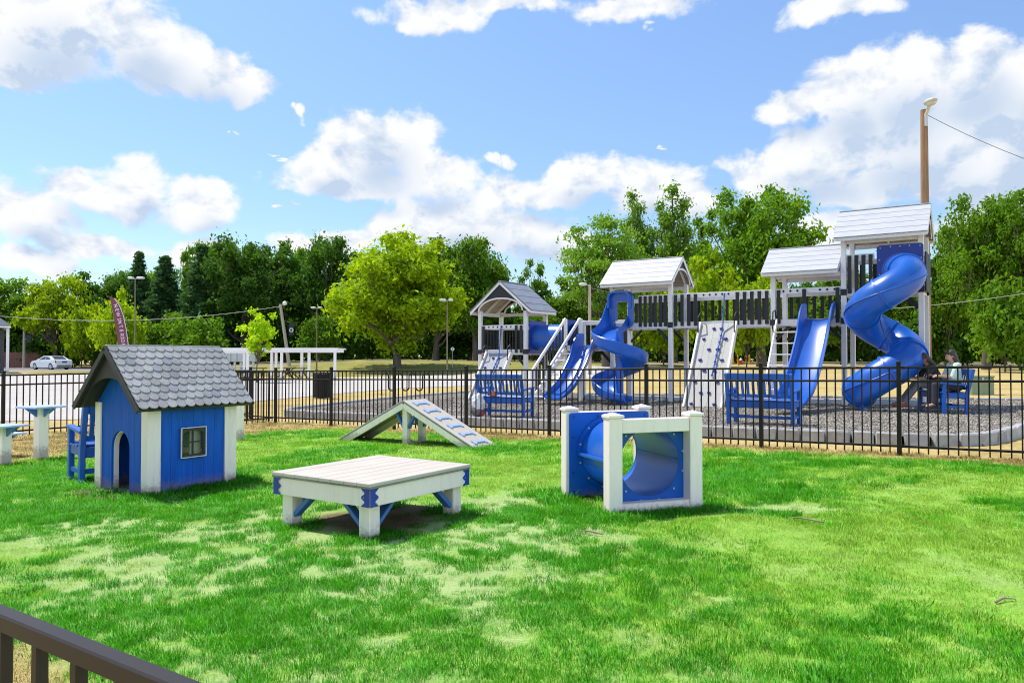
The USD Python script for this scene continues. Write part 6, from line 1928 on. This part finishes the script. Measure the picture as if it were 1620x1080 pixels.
def make_tree(name, label, seed, H, Wd, mat_leaf, nclump, nleaf, size, crown_lo=0.2, open_=0.0, flat=0.8, clump_r=0.12, lobes=0.35, shape="round", trunk_r=None, group=None):
    """tree of height H and crown width Wd standing at the origin"""
    r = np.random.default_rng(seed)
    R = Wd / 2
    lo = H * crown_lo
    cz, hz = (H + lo) / 2, (H - lo) / 2
    C, rad = [], []
    tries = 0
    while len(C) < nclump and tries < 20000:
        tries += 1
        d = r.normal(0, 1, 3)
        d /= np.linalg.norm(d)
        lob = 1 + lobes * 2 * (float(meshkit.fbm(d * 1.7 + seed, 2, seed)) - 0.5)
        q = (0.45 + 0.5 * r.random()) if r.random() < 0.75 else 0.5 * r.random()
        p = d * q * lob * np.array([R, R, hz])
        if shape == "round" and d[2] < -0.35:
            p[2] *= 0.75
        if shape == "vase" and p[2] < 0:
            p[:2] *= 0.55 + 0.45 * (1 + p[2] / hz)
        p[2] += cz
        C.append(p)
        rad.append(clump_r * Wd * r.uniform(0.6, 1.25))
    C, rad = np.array(C), np.array(rad)
    if shape == "layer":
        C[:, 2] = np.round((C[:, 2] - lo) / (H * 0.085)) * H * 0.085 + lo + r.normal(0, 0.30, len(C))
        C[:, 2] = np.minimum(C[:, 2], H * 0.98)
        C[:, 2] -= 0.10 * np.hypot(C[:, 0], C[:, 1])
    lv = leaves(r, C, rad, nleaf, size, flat, 0.2 if shape == "layer" else 0.1)
    tr = trunk_r or 0.028 * H
    wood = [tube([(0, 0, -0.4), (r.normal(0, 0.05), r.normal(0, 0.05), lo * 0.5), (r.normal(0, .1), r.normal(0, .1), lo + 0.15 * (H - lo)), (r.normal(0, .2), r.normal(0, .2), lo + 0.6 * (H - lo))], [tr * 1.35, tr, tr * 0.75, tr * 0.25], 9)]
    order = np.argsort(-np.linalg.norm(C - C.mean(0), axis=1))
    for k in order[: int(min(len(C), 16 if open_ < 0.5 else 34))]:
        z0 = lo * 0.75 + (C[k, 2] - lo) * r.uniform(0.15, 0.5)
        wood.append(limb(r, (0, 0, max(z0, lo * 0.6)), C[k], tr * 0.38, tr * 0.08))
    t = Thing(name, label, "tree", (0, 0, 0), 0, group)
    t.part("trunk", join(*wood), M["bark"], smooth=40)
    t.part("crown", lv, mat_leaf)
    t.H, t.Wd = H, Wd
    return t


def make_conifer(name, label, seed, H, Wd, nleaf, group=None):
    r = np.random.default_rng(seed)
    C, rad = [], []
    for k in range(30):
        z = H * (0.08 + 0.90 * (k / 29) ** 0.95)
        R = Wd / 2 * (1 - z / H) ** 0.85 + 0.12
        nb = max(3, int(9 * (1 - z / H)) + 2)
        for j in range(nb):
            a = j / nb * 2 * PI + r.uniform(0, 0.7) + k
            Rb = R * r.uniform(0.75, 1.12)
            for q in (0.35, 0.65, 0.95):
                C.append((Rb * q * math.cos(a), Rb * q * math.sin(a), z - 0.28 * Rb * q))
                rad.append(0.10 * Wd * (1.1 - 0.4 * q) * (0.5 + 0.6 * (1 - z / H)))
    lv = leaves(r, np.array(C), np.array(rad), nleaf, 0.26, 0.5, 0.5, 2.4)
    t = Thing(name, label, "tree", (0, 0, 0), 0, group)
    t.part("trunk", tube([(0, 0, -0.4), (0, 0, H * 0.5), (0, 0, H * 0.97)], [0.3, 0.17, 0.03], 8), M["bark"], smooth=40)
    t.part("crown", lv, LEAF["conifer"])
    t.H, t.Wd = H, Wd
    return t


protos_ = {}
PR = {
    "dark": lambda n, l: make_tree(n, l, 101, 18, 13, LEAF["dark"], 110, 17000, 0.42, 0.10, 0, 0.8, 0.105, 0.4),
    "dark2": lambda n, l: make_tree(n, l, 102, 18, 11, LEAF["dark"], 95, 15000, 0.42, 0.08, 0, 0.8, 0.11, 0.55),
    "mid": lambda n, l: make_tree(n, l, 103, 16, 11, LEAF["mid"], 100, 16000, 0.38, 0.12, 0, 0.75, 0.10, 0.5),
    "mid2": lambda n, l: make_tree(n, l, 104, 15, 10, LEAF["mid"], 70, 11000, 0.36, 0.15, 0.6, 0.7, 0.10, 0.6),
    "lime": lambda n, l: make_tree(n, l, 105, 13, 11.5, LEAF["lime"], 170, 34000, 0.30, 0.06, 0, 0.75, 0.085, 0.5),
    "limesm": lambda n, l: make_tree(n, l, 106, 11, 9, LEAF["lime"], 85, 13000, 0.32, 0.14, 0.4, 0.75, 0.10, 0.5),
    "feather": lambda n, l: make_tree(n, l, 107, 15, 11, LEAF["feather"], 100, 15000, 0.26, 0.30, 0.9, 0.30, 0.13, 0.5, "layer"),
    "airy": lambda n, l: make_tree(n, l, 108, 17, 7, LEAF["feather"], 75, 9000, 0.26, 0.22, 0.9, 0.9, 0.13, 0.6, "vase"),
    "open": lambda n, l: make_tree(n, l, 109, 17, 13, LEAF["mid"], 105, 18000, 0.33, 0.22, 0.9, 0.8, 0.092, 0.5, "vase"),
    "conifer": lambda n, l: make_conifer(n, l, 110, 17, 8.5, 16000),
    "sapling": lambda n, l: make_tree(n, l, 111, 4.4, 2.1, LEAF["bright"], 46, 2600, 0.125, 0.25, 0.5, 0.85, 0.13, 0.4, "vase", 0.04),
}


def tree(kind, px, d, topy, wpx, label, name="tree", a=None, group=None, basey=None):
    x, y, z = gnd(px, d)
    if basey is not None:
        z = zat(basey, d)
    if kind not in protos_:
        protos_[kind] = PR[kind](name, label)
        first = True
    else:
        first = False
    p = protos_[kind]
    h = zat(topy, d) - z
    s = (wpx / 1200 * d / p.Wd, wpx / 1200 * d / p.Wd, h / p.H)
    a = (px * 1.7) % 6.28 if a is None else a
    if first:
        p.x.GetPrim().GetAttribute("xformOp:transform").Set(xf((x, y, z), a, s))
        if group:
            p.x.GetPrim().SetCustomDataByKey("group", group)
    else:
        copy_thing(p, name, label, (x, y, z), a, group, s)


T_ = [
    ("lime", 628, 66, 360, 212, "big rounded lime green tree in the middle of the grass bank", "broadleaf_tree"),
    ("mid", 18, 98, 432, 118, "mid green tree behind the brown board fence at the left edge", "broadleaf_tree"),
    ("limesm", 88, 92, 424, 100, "yellow green tree with a bare trunk right behind the white car", "broadleaf_tree"),
    ("dark2", 150, 104, 426, 92, "dark green tree filling the gap right of the yellow green one", "broadleaf_tree"),
    ("dark", 190, 106, 424, 80, "dark tree behind the top of the maroon flag", "broadleaf_tree"),
    ("conifer", 219, 98, 397, 84, "slim dark spruce behind the twin lamp post", "spruce_tree"),
    ("conifer", 260, 96, 404, 116, "broad dark spruce, second conifer from the left", "spruce_tree"),
    ("conifer", 319, 92, 386, 124, "widest dark spruce with a pointed top, left of the tallest woods", "spruce_tree"),
    ("mid", 240, 112, 418, 86, "mid green tree filling the gap between the two left spruces", "broadleaf_tree"),
    ("mid", 198, 112, 420, 70, "mid green tree just left of the slim spruce", "broadleaf_tree"),
    ("mid", 345, 110, 372, 84, "mid green tree between the widest spruce and the tallest dark tree", "broadleaf_tree"),
    ("mid2", 298, 108, 392, 66, "mid green tree peeping out between the two broad spruces", "broadleaf_tree"),
    ("dark", 385, 92, 364, 128, "tall dark tree above the small bright sapling", "broadleaf_tree"),
    ("dark2", 450, 100, 377, 104, "dark tree behind the leaning pole", "broadleaf_tree"),
    ("mid", 470, 112, 385, 70, "mid green tree top rising behind the leaning pole's dark tree", "broadleaf_tree"),
    ("dark", 517, 96, 358, 104, "tall dark tree directly left of the lime green tree", "broadleaf_tree"),
    ("dark2", 690, 92, 372, 120, "dark tree directly behind the right half of the lime green tree", "broadleaf_tree"),
    ("mid", 752, 84, 364, 112, "mid green tree on the right shoulder of the lime green tree", "broadleaf_tree"),
    ("dark", 745, 96, 385, 130, "dark tree between the lime green tree and the small tower", "broadleaf_tree"),
    ("mid2", 842, 100, 416, 62, "small mid green tree top showing right of the small tower's roof", "broadleaf_tree"),
    ("mid", 905, 84, 434, 96, "green tree behind the wooden lamp post and the wave slide", "broadleaf_tree"),
    ("feather", 958, 68, 326, 142, "feathery flat layered tree behind the white tower with the spiral", "feathery_tree"),
    ("airy", 1008, 86, 296, 70, "thin airy tree left of the tallest airy one", "airy_tree"),
    ("airy", 1064, 84, 288, 98, "tallest airy tree behind the bridge", "airy_tree"),
    ("mid2", 1128, 92, 345, 86, "green tree between the airy trees and the big dark limbed tree", "broadleaf_tree"),
    ("open", 1205, 68, 280, 182, "big open tree with dark limbs rising behind the bridge", "broadleaf_tree"),
    ("open", 1560, 58, 296, 156, "large leafy tree right of the tall utility pole", "broadleaf_tree"),
    ("open", 1628, 56, 284, 130, "large leafy tree cut by the right picture edge", "broadleaf_tree"),
    ("mid", 1500, 66, 352, 96, "mid green tree just right of the tallest tower", "broadleaf_tree"),
    ("mid2", 1420, 74, 384, 96, "mid green tree showing through the tallest tower's railing", "broadleaf_tree"),
    ("mid", 1335, 78, 424, 120, "mid green tree behind the long straight slide's tower", "broadleaf_tree"),
    ("sapling", 408, 43.5, 481, 58, "young bright yellow green sapling in front of the white pergola", "sapling"),
]
for kd, px, d, ty, wp, lab, nm in T_:
    tree(kd, px, d, ty, wp, lab, nm)

# bushes of the understory
PR["bushdark"] = lambda n, l: make_tree(n, l, 201, 6, 7, LEAF["dark"], 42, 4200, 0.34, 0.0, 0, 0.8, 0.14, 0.4, trunk_r=0.08)
PR["bushmid"] = lambda n, l: make_tree(n, l, 202, 6, 7, LEAF["mid"], 42, 4200, 0.32, 0.0, 0, 0.8, 0.14, 0.4, trunk_r=0.08)
PR["bushlime"] = lambda n, l: make_tree(n, l, 203, 6, 7, LEAF["lime"], 46, 4600, 0.30, 0.0, 0, 0.8, 0.13, 0.5, trunk_r=0.08)
named = [("bushlime", 1118, 66, 396, 120, "tall yellow green bush behind the climbing board and bridge"), ("bushlime", 1182, 62, 424, 100, "yellow green bush left of the long slide's tower"), ("bushlime", 1050, 70, 436, 120, "yellow green bush behind the railing of the spiral slide's tower"),
         ("bushlime", 186, 80, 462, 84, "yellow green bush behind the maroon flag"), ("bushlime", 130, 88, 470, 80, "yellow green bush right of the white car"), ("bushmid", 320, 82, 500, 110, "mid green bush above the playhouse's roof ridge"),
         ("bushmid", 262, 84, 492, 90, "mid green bush above the left end of the playhouse roof"), ("bushmid", 505, 86, 496, 84, "mid green bush behind the thin left lamp post"), ("bushmid", 1590, 52, 438, 120, "mid green bush at the right edge above the utility cabinet"),
         ("bushmid", 1002, 74, 420, 90, "mid green bush under the feathery tree")]
for kd, px, d, ty, wp, lab in named:
    tree(kd, px, d, ty, wp, lab, "bush")
br = np.random.default_rng(23)
px = -20.0
while px < 1660:
    d = 94.0 if px < 940 else (80.5 + 6 if px < 1440 else 76.0)
    d += br.uniform(0, 4)
    top = br.uniform(488, 522) if px < 900 else br.uniform(440, 500)
    tree("bushdark", px, d, top, br.uniform(70, 105), "dense dark green shrub in the understory along the far road", "shrub", a=br.uniform(0, 6), group="dark understory shrubs along the far road")
    px += br.uniform(36, 54)
px = 1476.0
while px < 1670:
    tree("bushdark", px, 66 + br.uniform(0, 5), br.uniform(452, 500), br.uniform(80, 110), "dense dark green shrub under the trees behind the right bench", "shrub", a=br.uniform(0, 6), group="dark shrubs behind the right bench")
    px += br.uniform(24, 34)
px = 880.0
while px < 1660:
    d = 94.0 + br.uniform(0, 6)
    tree("dark2", px, d, br.uniform(428, 470), br.uniform(80, 120), "dark tree in the back row of the wood behind the playground", "broadleaf_tree", a=br.uniform(0, 6), group="dark trees in the back row of the wood")
    px += br.uniform(50, 70)
# far-off wood that closes the view at trunk height
fr_ = np.random.default_rng(9)
n = 30000
azs = fr_.uniform(-0.85, 0.85, n)
dd = fr_.uniform(108, 125, n)
hh = np.where(azs < 0.05, 8.0, 8.5) * (0.6 + 0.7 * meshkit.fbm(np.stack([azs * 22, 0 * azs, 0 * azs], -1), 3, 8))
cc = np.stack([azs * dd, dd, 0.3 + hh * fr_.random(n) ** 0.9], -1)
fwm = leaves(fr_, cc, np.full(n, 0.8), n, 0.95)
single("far_wood", fwm, LEAF["dark"], kind="stuff")

# ------------------------------------------------------------------ small litter on the lawn
for lab, px, py, ln, aa in (("dry twig lying on the grass right of the crawl tube", 1272, 826, 0.14, 2.5), ("small dry stick in the grass near the right edge", 1586, 962, 0.07, 0.3), ("thin dry twig left of the crawl tube's shadow", 934, 842, 0.10, 2.6)):
    d = 1.35 * 1200 / (py - 562)
    x, y, z = gnd(px, d)
    t = Thing("twig", lab, "twig", (x, y, z + 0.03), aa)
    t.part("stem", tube([(-ln, 0, 0), (0, 0.012, 0.012), (ln, 0, 0.004)], [0.008, 0.007, 0.003], 6), M["litter"], smooth=True)
    t.part("side_shoot", tube([(0, 0.012, 0.012), (ln * 0.4, 0.05, 0.02)], [0.005, 0.002], 5), M["litter"], smooth=True)
